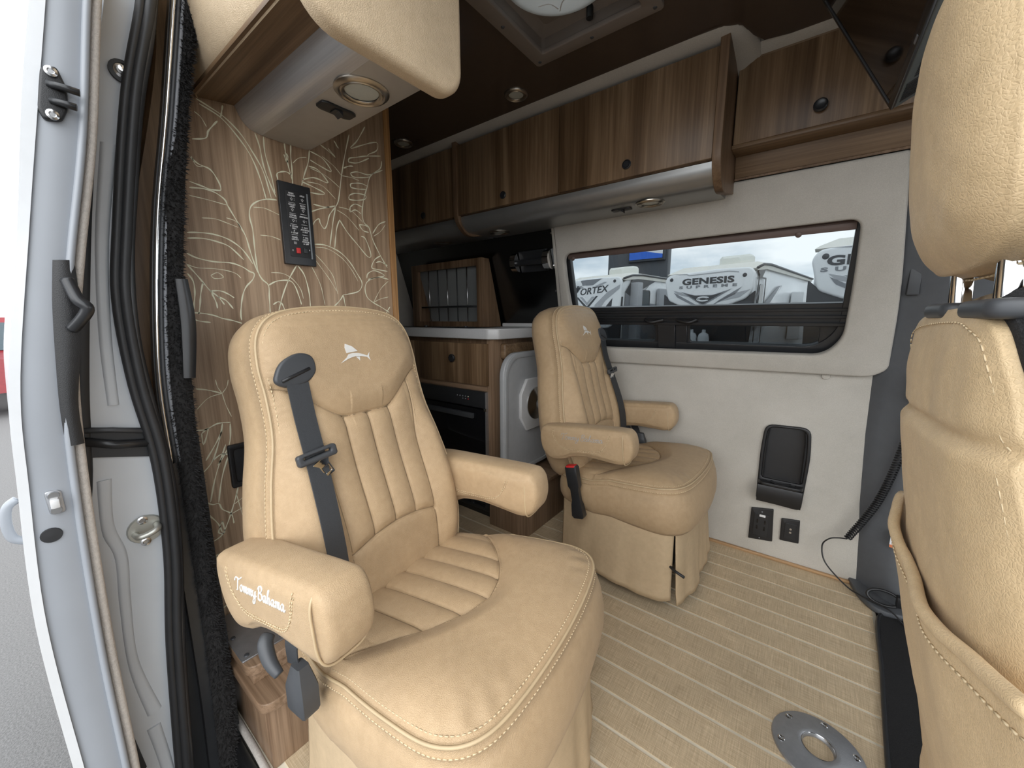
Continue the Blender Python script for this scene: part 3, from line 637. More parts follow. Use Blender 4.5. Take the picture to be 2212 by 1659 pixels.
# ------------------------------------------------------------------ walnut partition with the leaf print
part = struct(box('wall_partition', (-1.232, 0.225, 0.0), (-1.200, 0.866, 1.9), 'walnut_wall', None, 0.002))
struct(box('trim_5', (-1.236, 0.866, 0.0), (-1.196, 0.889, 1.9), 'oak_trim', None, 0.003))
LEAF = """T350,1571 374,1563 404,1551 434,1526 457,1492 480,1447 493,1384
T355,1562 395,1548 425,1519 452,1481 469,1434 480,1379
T403,1577 399,1560 396,1549
T388,1537 367,1508 364,1498 358,1488 332,1478
t343,1541 355,1533 364,1515
T324,1436 339,1425 361,1419 375,1395 378,1380 375,1375 356,1373 341,1376 316,1381
t326,1439 333,1421 346,1421
T314,1367 341,1371 364,1368 383,1356 388,1343
t312,1349 350,1347 388,1343
T388,1343 400,1318 412,1294 421,1273 427,1240 433,1211 440,1183
t331,1302 357,1305 381,1300 406,1293
t382,1312 403,1307 412,1291
T298,1263 325,1267 353,1267 381,1260 405,1244 420,1224 430,1205
T297,1250 328,1254 359,1250 383,1241 410,1213
T292,1215 311,1206 345,1201 379,1202 404,1195 421,1184 431,1180 426,1164 408,1143 397,1117 389,1076 389,1056
t288,1190 308,1183 339,1184 368,1182 389,1176 399,1165
T290,1188 306,1165 316,1149 329,1129 344,1115 355,1096
T288,1168 297,1150 297,1122 292,1094 288,1075
T316,1149 309,1123 304,1094 299,1071
T329,1129 350,1130 366,1123 378,1114
T331,1124 338,1100 339,1086
T344,1115 360,1106 373,1086
T288,1075 311,1073 331,1068 347,1061 367,1056 389,1048
T283,1066 294,1056 321,1051
t334,1167 349,1175 360,1164 341,1160 334,1167
T507,1382 483,1379 458,1368 440,1350 435,1325 439,1296 439,1266 439,1226 441,1186 449,1166 463,1151 462,1120 460,1077
t447,1351 471,1354 490,1350 509,1344
T469,1538 477,1508 482,1462 492,1426 506,1389
T489,1536 489,1493 499,1442 504,1399
t456,1282 483,1283 507,1277
T541,1543 542,1509 547,1475 553,1446
T558,1541 555,1508 555,1477 553,1433
T540,1513 547,1505 543,1489 537,1507
t599,1518 576,1509 559,1491
T554,1457 540,1463 525,1459 514,1451 515,1436
T609,1540 603,1507 589,1471 578,1437
T603,1496 630,1493 657,1468 651,1464 616,1468 582,1454
T611,1538 645,1530 667,1509 669,1499 637,1506 609,1514
T579,1448 614,1441 645,1432 630,1426 601,1424
T642,1566 671,1554 688,1545 666,1563
T738,1625 718,1557 703,1497 688,1425 676,1400
T686,1591 700,1574 691,1582
T796,1668 765,1617 739,1586 778,1607 822,1630 840,1633 835,1610 804,1589 797,1581
T729,1544 734,1556 761,1567 793,1580 849,1597
T729,1544 760,1550 804,1577
T852,1582 846,1559 826,1542 803,1520 790,1484 777,1451 766,1401 771,1371 788,1359 800,1320 826,1273 851,1236
T734,1513 758,1523 793,1524 815,1533 854,1555
T734,1513 743,1504 778,1511 803,1520
T732,1470 734,1482 769,1491 793,1488
T732,1470 754,1471 786,1477
T725,1445 746,1456 781,1458 780,1446 751,1436 724,1433 725,1445
T725,1410 743,1423 767,1419
T725,1410 724,1395 742,1405 762,1397
T712,1521 728,1531 745,1536
t703,1497 736,1500 763,1498
t607,1492 653,1483 694,1460
t593,1451 638,1452 678,1423
t645,1535 680,1518 703,1497
T607,1393 645,1393 676,1403
T596,1369 626,1384 657,1396
T676,1400 655,1373 644,1342 634,1329 623,1344 621,1355 609,1347 599,1332
T676,1400 662,1346 648,1280
T686,1364 674,1336 663,1277
T686,1364 709,1331 741,1299 774,1266 788,1265 786,1287 771,1322 757,1326
T752,1362 774,1363 788,1359
T752,1362 765,1346 786,1343
t679,1392 713,1378 751,1343
t686,1402 728,1399 767,1371
T600,1279 635,1281 678,1267 709,1241 733,1206 749,1176 736,1150 701,1139 680,1135
t602,1271 641,1271 683,1250 714,1217 735,1181
t600,1251 630,1220 652,1187 661,1137
t599,1234 623,1202 642,1175 658,1146
t585,1216 607,1166 615,1120 617,1102
T543,1212 518,1171 498,1127 483,1083
T546,1212 563,1186 572,1136 572,1095
T463,1151 486,1164 518,1168 532,1156 541,1128 547,1101
t473,1186 504,1186 529,1172 548,1146 554,1118
T470,1099 483,1107 493,1102 499,1083
T680,1135 666,1116 645,1097
T680,1132 684,1098
T801,1342 826,1375 854,1390
t804,1334 832,1354 853,1380
T826,1273 802,1257 789,1230 812,1226 851,1223
T768,1193 773,1209 800,1221 838,1208 806,1199 772,1190
T852,1243 825,1253 806,1248
T853,1196 814,1200 775,1187 759,1164 764,1132 788,1113 815,1100 849,1081
t789,1116 819,1161 852,1190
t785,1113 816,1127 849,1135
T828,1067 837,1080 853,1101
T272,888 297,881 325,868
t325,868 295,861 268,835
t325,868 317,887 315,906
t325,868 337,884 342,902
T262,783 281,781 307,791 335,788
T317,789 308,753 286,696 264,671
T334,785 326,729 295,680
T318,731 287,651 269,586
T320,698 301,646 286,579
T260,590 273,578 286,576 292,557 310,536 313,507
T334,608 322,571 304,525 284,487 262,477
T259,558 278,523 285,493
t318,560 347,575
t310,536 350,547
T288,525 290,491 277,497 288,525
T263,436 278,432 283,405 270,405 263,436
T270,405 282,349 286,304 289,284
T271,370 281,336
T261,277 289,287
T271,772 286,783 272,743 271,772
t325,868 330,836 339,803
T272,700 296,737 315,770
t327,590 339,495 353,461
T286,696 308,708 328,696"""
V = []; F = []
def flat_line(pts, w, x, V, F):
    P = resample(catmull([Vector((0, a, c_)) for a, c_ in pts], 5), max(4, len(pts) * 5)); n = len(P); b0 = len(V)
    for i, p in enumerate(P):
        d = (P[min(i + 1, n - 1)] - P[max(i - 1, 0)]); d = d.normalized() if d.length > 1e-9 else Vector((0, 0, 1))
        s = Vector((0, -d.z, d.y)) * w * (0.75 + 0.25 * math.sin(i * 0.7)) * (0.55 if i in (0, n - 1) else 1)
        V += [Vector((x, p.y + s.y, p.z + s.z)), Vector((x, p.y - s.y, p.z - s.z))]
    for i in range(n - 1): F.append((b0 + 2 * i, b0 + 2 * i + 1, b0 + 2 * i + 3, b0 + 2 * i + 2))
for ln in LEAF.split('\n'):
    pts = [tuple(float(q) / 1000 for q in s.split(',')) for s in ln[1:].split()]
    pts = [(min(max(a, 0.228), 0.864), c_) for a, c_ in pts]
    flat_line(pts, 0.0019 if ln[0] == 'T' else 0.0010, -1.1994, V, F)
lp = add('leaf_print', mesh(V, F, False), 'leaf_ink', part)

# ------------------------------------------------------------------ control panel
cpn = thing('control_panel', 'black light and awning switch panel on the leaf-printed partition', 'switch panel', (-1.2, 0.552, 1.32))
CPF = frame((-1.1995, 0.509, 1.213), (0, 1, 0), (0, 0, 1)); CW, CH = 0.087, 0.220
plate('frame', [rrect(0, 0, CW, CH, 0.002)], 0.011, 'black_satin', cpn, 0.0015, CPF)
plate('keypad', [rrect(0.016, 0.022, 0.077, 0.200, 0.002)], 0.0015, 'black_plastic', cpn, 0.0003, CPF @ Matrix.Translation((0, 0, 0.0108)))
plate('edge_strip', [rrect(0.0735, 0.020, 0.0775, 0.200, 0.0005)], 0.002, 'grey_strip', cpn, 0.0002, CPF @ Matrix.Translation((0, 0, 0.0108)))
def CT(u, v): return CPF @ Matrix.Translation((u * CW, (1 - v) * CH, 0.0126))
def bulb(u, v, dots):
    g = []
    Tm = CT(u, v)
    g.append(tube_geo([Tm @ Vector((0.0024 * math.cos(a), 0.0024 * math.sin(a) + 0.0004, 0)) for a in [2 * math.pi * k / 12 for k in range(12)]], 0.0005, 4, closed=True))
    g.append(tube_geo([Tm @ Vector((-0.0014, -0.0032, 0)), Tm @ Vector((0.0014, -0.0032, 0))], 0.0005, 4))
    for a in (20, 90, 160): g.append(tube_geo([Tm @ Vector((0.003 * math.cos(math.radians(a)), 0.003 * math.sin(math.radians(a)) + 0.0004, 0)), Tm @ Vector((0.0044 * math.cos(math.radians(a)), 0.0044 * math.sin(math.radians(a)) + 0.0004, 0))], 0.0004, 4))
    if dots:
        for dy in (-0.0018, 0.0018): g.append(tube_geo([Tm @ Vector((0.0072, dy - 0.0006, 0)), Tm @ Vector((0.0072, dy + 0.0006, 0))], 0.0008, 5))
    return g
geo = []
for u, v, dts in ((0.36, 0.195, 1), (0.36, 0.325, 0), (0.36, 0.455, 1), (0.70, 0.185, 0), (0.70, 0.315, 0), (0.70, 0.445, 1)): geo += bulb(u, v, dts)
for v in (0.238, 0.368, 0.500, 0.628): geo.append(tube_geo([CT(0.36, v) @ Vector((-0.0085, 0, 0)), CT(0.36, v) @ Vector((0.0085, 0, 0))], 0.0007, 4))
for v in (0.228, 0.358, 0.488, 0.615): geo.append(tube_geo([CT(0.70, v) @ Vector((-0.0085, 0, 0)), CT(0.70, v) @ Vector((0.0085, 0, 0))], 0.0007, 4))
for dy in (-0.0028, -0.0009, 0.0009, 0.0028): geo.append(tube_geo([CT(0.36, 0.728) @ Vector((-0.004, dy, 0)), CT(0.36, 0.728) @ Vector((0.004, dy, 0))], 0.0005, 4))
geo.append(tube_geo([CT(0.27, 0.822) @ Vector(q) for q in ((-0.002, -0.002, 0), (-0.002, 0.002, 0), (0.001, 0.002, 0), (0.001, -0.002, 0))], 0.0004, 4, closed=True))
stuff(add('key_symbols', mesh(*join_geo(geo)), 'white_print', cpn))
for s, u, v in (('MAIN\nCEILING', 0.36, 0.140), ('GALLEY\nAREA', 0.36, 0.275), ('UNDER\nCOACH', 0.36, 0.405), ('\u2191 START\nGEN\n#\n\u2193 STOP', 0.36, 0.565), ('PANEL\nLIGHTS', 0.36, 0.672),
                ('AISLE', 0.70, 0.135), ('BATH\nAREA', 0.70, 0.268), ('AWNING', 0.70, 0.392), ('\u2191 OUT\nAWNING\n\u2193 RET', 0.70, 0.552), ('\u2191 ON\nLIGHT\nMASTER\n\u2193 OFF', 0.70, 0.688)):
    text('key_text', s, 0.0058, CT(u, v), 'white_print', cpn, extr=0.0002, sx=0.95, offset=0.00012)
plate('red_switch', [rrect(-0.0055, -0.0075, 0.0055, 0.0075, 0.0012)], 0.0045, 'red_plastic', cpn, 0.001, CT(0.43, 0.822) @ Matrix.Translation((0, 0, -0.001)))
plate('black_switch', [rrect(-0.0055, -0.0075, 0.0055, 0.0075, 0.0012)], 0.004, 'black_satin', cpn, 0.001, CT(0.67, 0.812) @ Matrix.Translation((0, 0, -0.001)))
text('key_text', '8', 0.005, CT(0.80, 0.800), 'white_print', cpn, extr=0.0002)
# socket low on the partition, half behind the chair
sk = thing('wall_socket', 'black recessed socket low on the partition, half hidden behind the near chair', 'socket', (-1.2, 0.36, 0.66))
plate('rim', [rrect(0.318, 0.608, 0.415, 0.728, 0.006), rrect(0.330, 0.622, 0.403, 0.714, 0.008)], 0.012, 'black_plastic', sk, 0.003, frame((-1.1995, 0, 0), (0, 1, 0), (0, 0, 1)))
box('cup', (-1.1995, 0.325, 0.617), (-1.195, 0.408, 0.719), 'black_satin', sk, 0.001)

# ------------------------------------------------------------------ overhead locker above the doorway
t = thing('overhead_locker', 'overhead locker above the doorway with aluminium underside and cream padded sides', 'locker', (-0.9, 0.48, 1.54))
X0, X1 = -1.199, -0.640
ws = [(0.338, 1.5735), (0.428, 1.586), (0.428, 1.600), (0.338, 1.600)]
loft('wood_strip', [[(x, y, z) for y, z in ws] for x in (X0, X1 + 0.01)], 'walnut_long', t, sharp=30)
al = [(v.y, v.z) for v in catmull([(0, 0.428, 1.588), (0, 0.440, 1.562), (0, 0.458, 1.544), (0, 0.49, 1.537), (0, 0.54, 1.536)], 6)] + [(0.598, 1.538), (0.614, 1.543), (0.621, 1.556), (0.621, 1.885), (0.61, 1.885), (0.428, 1.62)]
loft('soffit', [[(x, y, z) for y, z in al] for x in (X0, X1)], 'soffit_paint', t, sharp=40)
al2 = [(v.y - 0.0008, v.z - 0.0008) for v in catmull([(0, 0.428, 1.590), (0, 0.440, 1.562), (0, 0.458, 1.544), (0, 0.486, 1.5375)], 6)]
loft('aluminium_edge', [[(x, y, z) for y, z in al2] + [(x, y + 0.003, z + 0.002) for y, z in al2[::-1]] for x in (X0, X1)], 'brushed_aluminium', t, sharp=40)
pd = [(v.y, v.z) for v in catmull([(0, 0.347, 1.572), (0, 0.333, 1.592), (0, 0.320, 1.64), (0, 0.312, 1.72), (0, 0.312, 1.80), (0, 0.318, 1.89)], 6)] + [(0.36, 1.89), (0.352, 1.60)]
loft('door_side_pad', [[(x, y + (0.006 if i in (0, 3) else 0), z) for y, z in pd] for i, x in enumerate((X0, X0 + 0.012, X1 - 0.0, X1 + 0.01))], 'vinyl_pad', t, sharp=60)
plate('end_pad', [rrect(0.312, 1.490, 0.632, 1.888, [0.07, 0.055, 0.03, 0.03], 10)], 0.042, 'vinyl_pad', t, 0.014, frame((X1 - 0.004, 0, 0), (0, 1, 0), (0, 0, 1)), bres=5)
puck_light('large round puck light under the locker above the doorway', (-0.805, 0.532, 1.537), (0, 0, -1), 0.056)
rocker('black rocker switch under the locker above the doorway beside the large puck light', frame((-0.918, 0.537, 1.5375), (0, 1, 0), (1, 0, 0)), 0.082, 0.040)

# ------------------------------------------------------------------ walnut step box behind the near chair
st = thing('step_box', 'walnut two-step box with an aluminium cover plate against the partition', 'step box', (-1.04, 0.36, 0))
box('lower_box', (-1.16, 0.250, 0.0), (-0.905, 0.56, 0.168), 'walnut_step_v', st, 0.002)
plate('lower_tread', [round_poly([(-1.18, 0.236), (-0.888, 0.236), (-0.888, 0.57), (-1.18, 0.57)], [0.005, 0.035, 0.01, 0.005])], 0.026, 'walnut_step', st, 0.003, Matrix.Translation((0, 0, 0.168)))
box('riser', (-1.19, 0.250, 0.194), (-0.972, 0.56, 0.226), 'walnut_step', st, 0.002)
plate('upper_tread', [round_poly([(-1.195, 0.238), (-0.958, 0.238), (-0.958, 0.57), (-1.195, 0.57)], [0.005, 0.03, 0.01, 0.005])], 0.026, 'walnut_step', st, 0.003, Matrix.Translation((0, 0, 0.224)))
cv = plate('cover_plate', [round_poly([(-1.197, 0.238), (-0.99, 0.238), (-0.985, 0.46), (-1.197, 0.46)], 0.004)], 0.004, 'cast_alu', st, 0.001, Matrix.Translation((0, 0, 0.2505)))
for x, y in ((-1.17, 0.252), (-1.09, 0.250), (-1.005, 0.252), (-1.0, 0.33)):
    lathe('screw', (x, y, 0.2545), (0, 0, 1), [(0.006, 0), (0.005, 0.0025), (0, 0.003)], 'dark_grey_plastic', cv, 12)
struct(tube('trim_6', catmull([(-1.15, 0.240, 0.0), (-1.0, 0.240, 0.0), (-0.88, 0.238, 0.0), (-0.6, 0.236, 0.0), (0.25, 0.236, 0.0)], 6), 0.008, 'beige_carpet', None, 8))

# ------------------------------------------------------------------ rear edge of the doorway, inside to outside
def strip(name, left, right, x, depth, mat, parent=None, n=48, crown=0.0, sharp=50):
    A = resample(catmull([Vector((0, *p)) for p in left], 8), n); B = resample(catmull([Vector((0, *p)) for p in right], 8), n)
    rings = []
    for a, b_ in zip(A, B):
        r = []
        for k in range(7):
            u = k / 6; q = a.lerp(b_, u); r.append(Vector((x + crown * (1 - (2 * u - 1) ** (2 if crown > 0.0045 or mat != 'light_paint' else 6)), q.y, q.z)))
        r += [Vector((x - depth, b_.y, b_.z)), Vector((x - depth, a.y, a.z))]
        rings.append(r)
    return loft(name, rings, mat, parent, sharp=sharp)
struct(strip('wall_return', [(0.29, 1.9), (0.272, 1.611), (0.190, 1.239), (0.165, 1.05), (0.160, 0.849), (0.150, 0.70)], [(0.36, 1.9), (0.32, 1.627), (0.25, 1.243), (0.23, 0.949), (0.22, 0.70)], -1.13, 0.06, 'walnut_cab'))
struct(strip('trim_7', [(0.160, 0.80), (0.165, 0.60), (0.160, 0.472), (0.135, 0.192), (0.12, -0.008), (0.11, -0.3)], [(0.24, 0.80), (0.24, 0.60), (0.24, 0.472), (0.24, 0.192), (0.235, -0.125), (0.23, -0.3)], -1.09, 0.04, 'rubber'))
struct(box('step_well', (-1.25, 0.02, -0.40), (-0.86, 0.19, -0.36), 'black_plastic', None, 0.01))
struct(box('step_riser', (-1.25, 0.215, -0.40), (0.4, 0.233, -0.02), 'black_plastic', None, 0.005))
struct(box('sill_step', (-1.0, -0.02, -0.42), (0.4, 0.16, -0.36), 'black_plastic', None, 0.01))
scr = thing('door_screen', 'rolled black insect screen with a fuzzy edge along the doorway', 'screen', (-1.06, 0.22, 0))
RAIL = [(0.312, 1.738), (0.301, 1.684), (0.263, 1.462), (0.222, 1.234), (0.191, 0.955), (0.189, 0.753), (0.183, 0.535), (0.181, 0.169), (0.176, -0.043), (0.175, -0.187), (0.172, -0.38)]
strip('backing', [(a - 0.012, b_) for a, b_ in RAIL], [(a + 0.02, b_) for a, b_ in RAIL], -1.068, 0.02, 'black_satin', scr)
for off, r, m_ in ((-0.006, 0.004, 'chrome'), (0.0015, 0.0035, 'dark_grey_plastic'), (0.008, 0.0035, 'decal_mid')):
    tube('zip_track' if off < 0 else 'zip_cord', [(-1.062, p.y + off, p.z) for p in resample(catmull([Vector((0, *p)) for p in RAIL[:6]], 6), 40)], r, m_, scr, 8)
FL_ = [(0.319, 1.738), (0.308, 1.684), (0.279, 1.482), (0.241, 1.342), (0.227, 1.234), (0.199, 0.955), (0.193, 0.754), (0.192, 0.535), (0.19, 0.233), (0.182, -0.04), (0.178, -0.181), (0.172, -0.38)]
FR_ = [(0.355, 1.76), (0.341, 1.702), (0.3, 1.516), (0.247, 1.145), (0.236, 0.92), (0.229, 0.742), (0.228, 0.516), (0.229, 0.2), (0.221, -0.084), (0.219, -0.233), (0.215, -0.39)]
A = resample(catmull([Vector((0, *p)) for p in FL_], 8), 260); B = resample(catmull([Vector((0, *p)) for p in FR_], 8), 260)
strip('pile_base', FL_, FR_, -1.062, 0.02, 'fur', scr, 60, 0.010)
V = []; F = []; rnd = random.Random(3)
for i in range(9000):
    k = rnd.random() * 258; i0 = int(k); f = k - i0; u = rnd.random()
    a = A[i0].lerp(A[i0 + 1], f); b_ = B[i0].lerp(B[i0 + 1], f); q = a.lerp(b_, u)
    x = -1.062 + 0.010 * (1 - (2 * u - 1) ** 2)
    o_ = Vector((x, q.y, q.z)); dr = Vector((0.6, (u - 0.5) * 1.6 + rnd.uniform(-.5, .5), rnd.uniform(-.7, .3))).normalized() * rnd.uniform(0.005, 0.011)
    s_ = Vector((0, rnd.uniform(-1, 1), rnd.uniform(-1, 1))).normalized() * 0.0016
    n0 = len(V); V += [o_ - s_, o_ + s_, o_ + dr]; F.append((n0, n0 + 1, n0 + 2))
stuff(add('pile', mesh(V, F, False, False), 'fur', scr))
FLP = [(0.226, 1.140), (0.225, 1.05), (0.216, 0.938)]
flp = tag(strip('magnet_flap', FLP, [(0.246, 1.141), (0.2495, 1.05), (0.236, 0.936)], -1.028, 0.008, 'black_satin', None, 12, 0.004), 'glossy black magnet flap stuck on the fuzzy screen edge', 'flap')

# body pillar, painted
PL = [(0.21, 1.757), (0.185, 1.606), (0.143, 1.409), (0.115, 1.213), (0.080, 0.95), (0.073, 0.885), (0.045, 0.621), (0.041, 0.316), (0.049, 0.126), (0.055, -0.105), (0.055, -0.4)]
PR = [(0.27, 1.757), (0.25, 1.65), (0.215, 1.458), (0.175, 1.216), (0.16, 1.05), (0.16, 0.938), (0.17, 0.776), (0.165, 0.576), (0.145, 0.372), (0.13, 0.079), (0.12, -0.143), (0.12, -0.4)]
pil2 = struct(strip('wall_jamb', PL, PR, -1.03, 0.30, 'light_paint', None, 60, 0.0, 30))
strip('pressed_rib', [(0.150, 1.37), (0.122, 1.20), (0.105, 1.03), (0.100, 0.90)], [(0.172, 1.37), (0.140, 1.20), (0.122, 1.03), (0.116, 0.90)], -1.030, 0.01, 'light_paint', pil2, 24, 0.004)
strip('pressed_rib', [(0.068, 0.76), (0.062, 0.66), (0.072, 0.60), (0.066, 0.50), (0.062, 0.36), (0.075, 0.23)], [(0.088, 0.76), (0.080, 0.67), (0.090, 0.60), (0.083, 0.50), (0.078, 0.37), (0.098, 0.235)], -1.030, 0.01, 'light_paint', pil2, 40, 0.004)
strip('pressed_rib', [(0.070, 0.20), (0.080, 0.08), (0.085, -0.10)], [(0.092, 0.20), (0.100, 0.08), (0.105, -0.10)], -1.030, 0.01, 'light_paint', pil2, 20, 0.004)
strip('edge_rubber', [(0.132, 1.395), (0.100, 1.20), (0.062, 0.94), (0.052, 0.78), (0.025, 0.60), (0.028, 0.32), (0.045, 0.12)], [(0.152, 1.41), (0.119, 1.21), (0.082, 0.94), (0.066, 0.78), (0.041, 0.60), (0.042, 0.32), (0.060, 0.12)], -1.027, 0.02, 'rubber', pil2, 40, 0.004)
strip('track_pocket', [(0.058, 0.868), (0.054, 0.812)], [(0.150, 0.846), (0.146, 0.788)], -1.026, 0.012, 'rubber', pil2, 6, 0.0)
tube('track_rail', [(-1.022, 0.060, 0.842), (-1.020, 0.10, 0.826), (-1.020, 0.146, 0.818)], 0.008, 'black_satin', pil2, 8)
tube('track_rail', [(-1.022, 0.060, 0.862), (-1.020, 0.10, 0.855), (-1.020, 0.146, 0.842)], 0.005, 'dark_grey_plastic', pil2, 8)
lathe('striker_plate', (-1.029, 0.122, 0.640), (1, 0, 0), [(0.029, 0), (0.027, 0.004), (0, 0.004)], 'zinc', pil2, 24)
tube('striker_loop', catmull([(-1.027, 0.105, 0.636), (-1.008, 0.107, 0.636), (-1.004, 0.118, 0.637), (-1.004, 0.135, 0.643), (-1.024, 0.138, 0.645)], 5), 0.006, 'zinc', pil2, 8)
for y, z in ((0.118, 0.662), (0.118, 0.616)): lathe('bolt', (-1.025, y, z), (1, 0, 0), [(0.008, 0), (0.008, 0.003), (0.005, 0.004), (0.004, 0.002), (0, 0.002)], 'steel', pil2, 16)
lathe('grommet', (-1.029, 0.192, 1.500), (1, 0, 0), [(0.013, 0), (0.013, 0.004), (0.009, 0.006), (0.006, 0.004), (0.005, 0.012), (0, 0.013)], 'steel', pil2, 20)
lathe('grommet_ring', (-1.029, 0.194, 1.498), (1, 0, 0), [(0.019, 0), (0.019, 0.005), (0.013, 0.006), (0.013, 0)], 'rubber', pil2, 20)
# double rubber door seal
sl = thing('door_seal', 'black double rubber door seal curving down the door pillar', 'seal', (-1.0, 0.16, 0.0))
SM = [(0.252, 1.72), (0.238, 1.623), (0.198, 1.458), (0.157, 1.216), (0.141, 1.093), (0.143, 0.938), (0.157, 0.776), (0.152, 0.576), (0.132, 0.372), (0.113, 0.079), (0.108, -0.043), (0.10, -0.35)]
sm = resample(catmull([Vector((0, *p)) for p in SM], 8), 90)
tube('outer_lobe', [(-1.0185, p.y - 0.006, p.z) for p in sm], 0.0075, 'rubber', sl, 12)
tube('inner_lobe', [(-1.0165, p.y + 0.006, p.z) for p in sm], 0.0088, 'rubber', sl, 12)
strip('lip', [(p.y + 0.006, p.z) for p in sm[::6]], [(p.y + 0.019, p.z) for p in sm[::6]], -1.016, 0.012, 'black_satin', sl, 60, 0.004)

# ------------------------------------------------------------------ the open sliding door, slid back outside
DO = [(0.125, 1.65), (0.101, 1.512), (0.074, 1.364), (0.042, 1.186), (0.004, 0.965), (-0.009, 0.81), (-0.022, 0.579), (-0.018, 0.296), (-0.015, 0.19), (-0.012, -0.30)]
DI = [(0.170, 1.65), (0.147, 1.538), (0.116, 1.335), (0.08, 1.152), (0.051, 0.981), (0.038, 0.793), (0.03, 0.497), (0.03, 0.242), (0.029, 0.134), (0.03, -0.30)]
dr = struct(strip('door_1', DO, DI, -0.92, 1.2, 'grey_paint', None, 70, 0.004, 30))
strip('outer_skin', [(a - 0.010 - 0.004 * (b_ > 1.2), b_) for a, b_ in DO], [(a + 0.001, b_) for a, b_ in DO], -0.915, 1.2, 'white_paint', dr, 70, 0.0)
strip('folded_edge', [(a - 0.006, b_) for a, b_ in DI], [(a + 0.0035, b_) for a, b_ in DI], -0.914, 0.03, 'grey_paint', dr, 70, 0.003)
strip('carpet_edge', [(a + 0.003, b_) for a, b_ in DI], [(a + 0.016, b_ + 0.006) for a, b_ in DI], -0.925, 0.10, 'beige_carpet', dr, 70, 0.004)
LB = round_poly([(0.084, 1.417), (0.100, 1.424), (0.107, 1.398), (0.105, 1.37), (0.096, 1.349), (0.078, 1.345), (0.074, 1.36), (0.079, 1.39)], 0.006)
lb = plate('hinge_bracket', [LB], 0.010, 'black_plastic', dr, 0.003, frame((-0.919, 0, 0), (0, 1, 0), (0, 0, 1)))
for y, z in ((0.093, 1.413), (0.087, 1.354)): lathe('bolt', (-0.909, y, z), (1, 0, 0), [(0.007, 0), (0.007, 0.003), (0.004, 0.004), (0.003, 0.002), (0, 0.002)], 'steel', lb, 16)
for z, L_ in ((1.396, 0.028), (1.374, 0.022)): tube('peg', [(-0.909, 0.088, z), (-0.902, 0.100, z - 0.002), (-0.898, 0.090 + L_, z - 0.004)], 0.005, 'black_satin', lb, 10)
la = plate('latch_plate', [round_poly([(0.004, 0.797), (0.022, 0.795), (0.023, 0.757), (0.006, 0.757)], 0.006)], 0.006, 'cast_alu', dr, 0.002, frame((-0.919, 0, 0), (0, 1, 0), (0, 0, 1)))
for z in (0.788, 0.764): lathe('bolt', (-0.913, 0.013, z), (1, 0, 0), [(0.007, 0), (0.006, 0.003), (0, 0.003)], 'steel', la, 14)
box('wedge', (-0.915, 0.008, 0.770), (-0.900, 0.018, 0.783), 'counter', la, 0.002)
lathe('plug', (-0.916, 0.003, 0.7245), (1, 0, 0), [(0.012, 0), (0.011, 0.002), (0, 0.0025)], 'rubber', dr, 20)
hb = strip('handle_housing', [(0.060, 1.148), (0.052, 1.09), (0.046, 1.03), (0.038, 0.93), (0.036, 0.862)], [(0.082, 1.150), (0.080, 1.09), (0.074, 1.03), (0.058, 0.93), (0.056, 0.862)], -0.914, 0.02, 'black_plastic', dr, 30, 0.004)
tube('inner_handle', catmull([(-0.905, 0.070, 1.12), (-0.892, 0.076, 1.09), (-0.888, 0.084, 1.077), (-0.895, 0.078, 1.062), (-0.908, 0.066, 1.045)], 6), 0.008, 'black_satin', dr, 10)
eh = tube('outer_handle', catmull([(-0.95, -0.022, 0.785), (-0.95, -0.033, 0.775), (-0.95, -0.037, 0.750), (-0.95, -0.034, 0.725), (-0.95, -0.022, 0.715)], 6), 0.006, 'grey_paint', dr, 12)
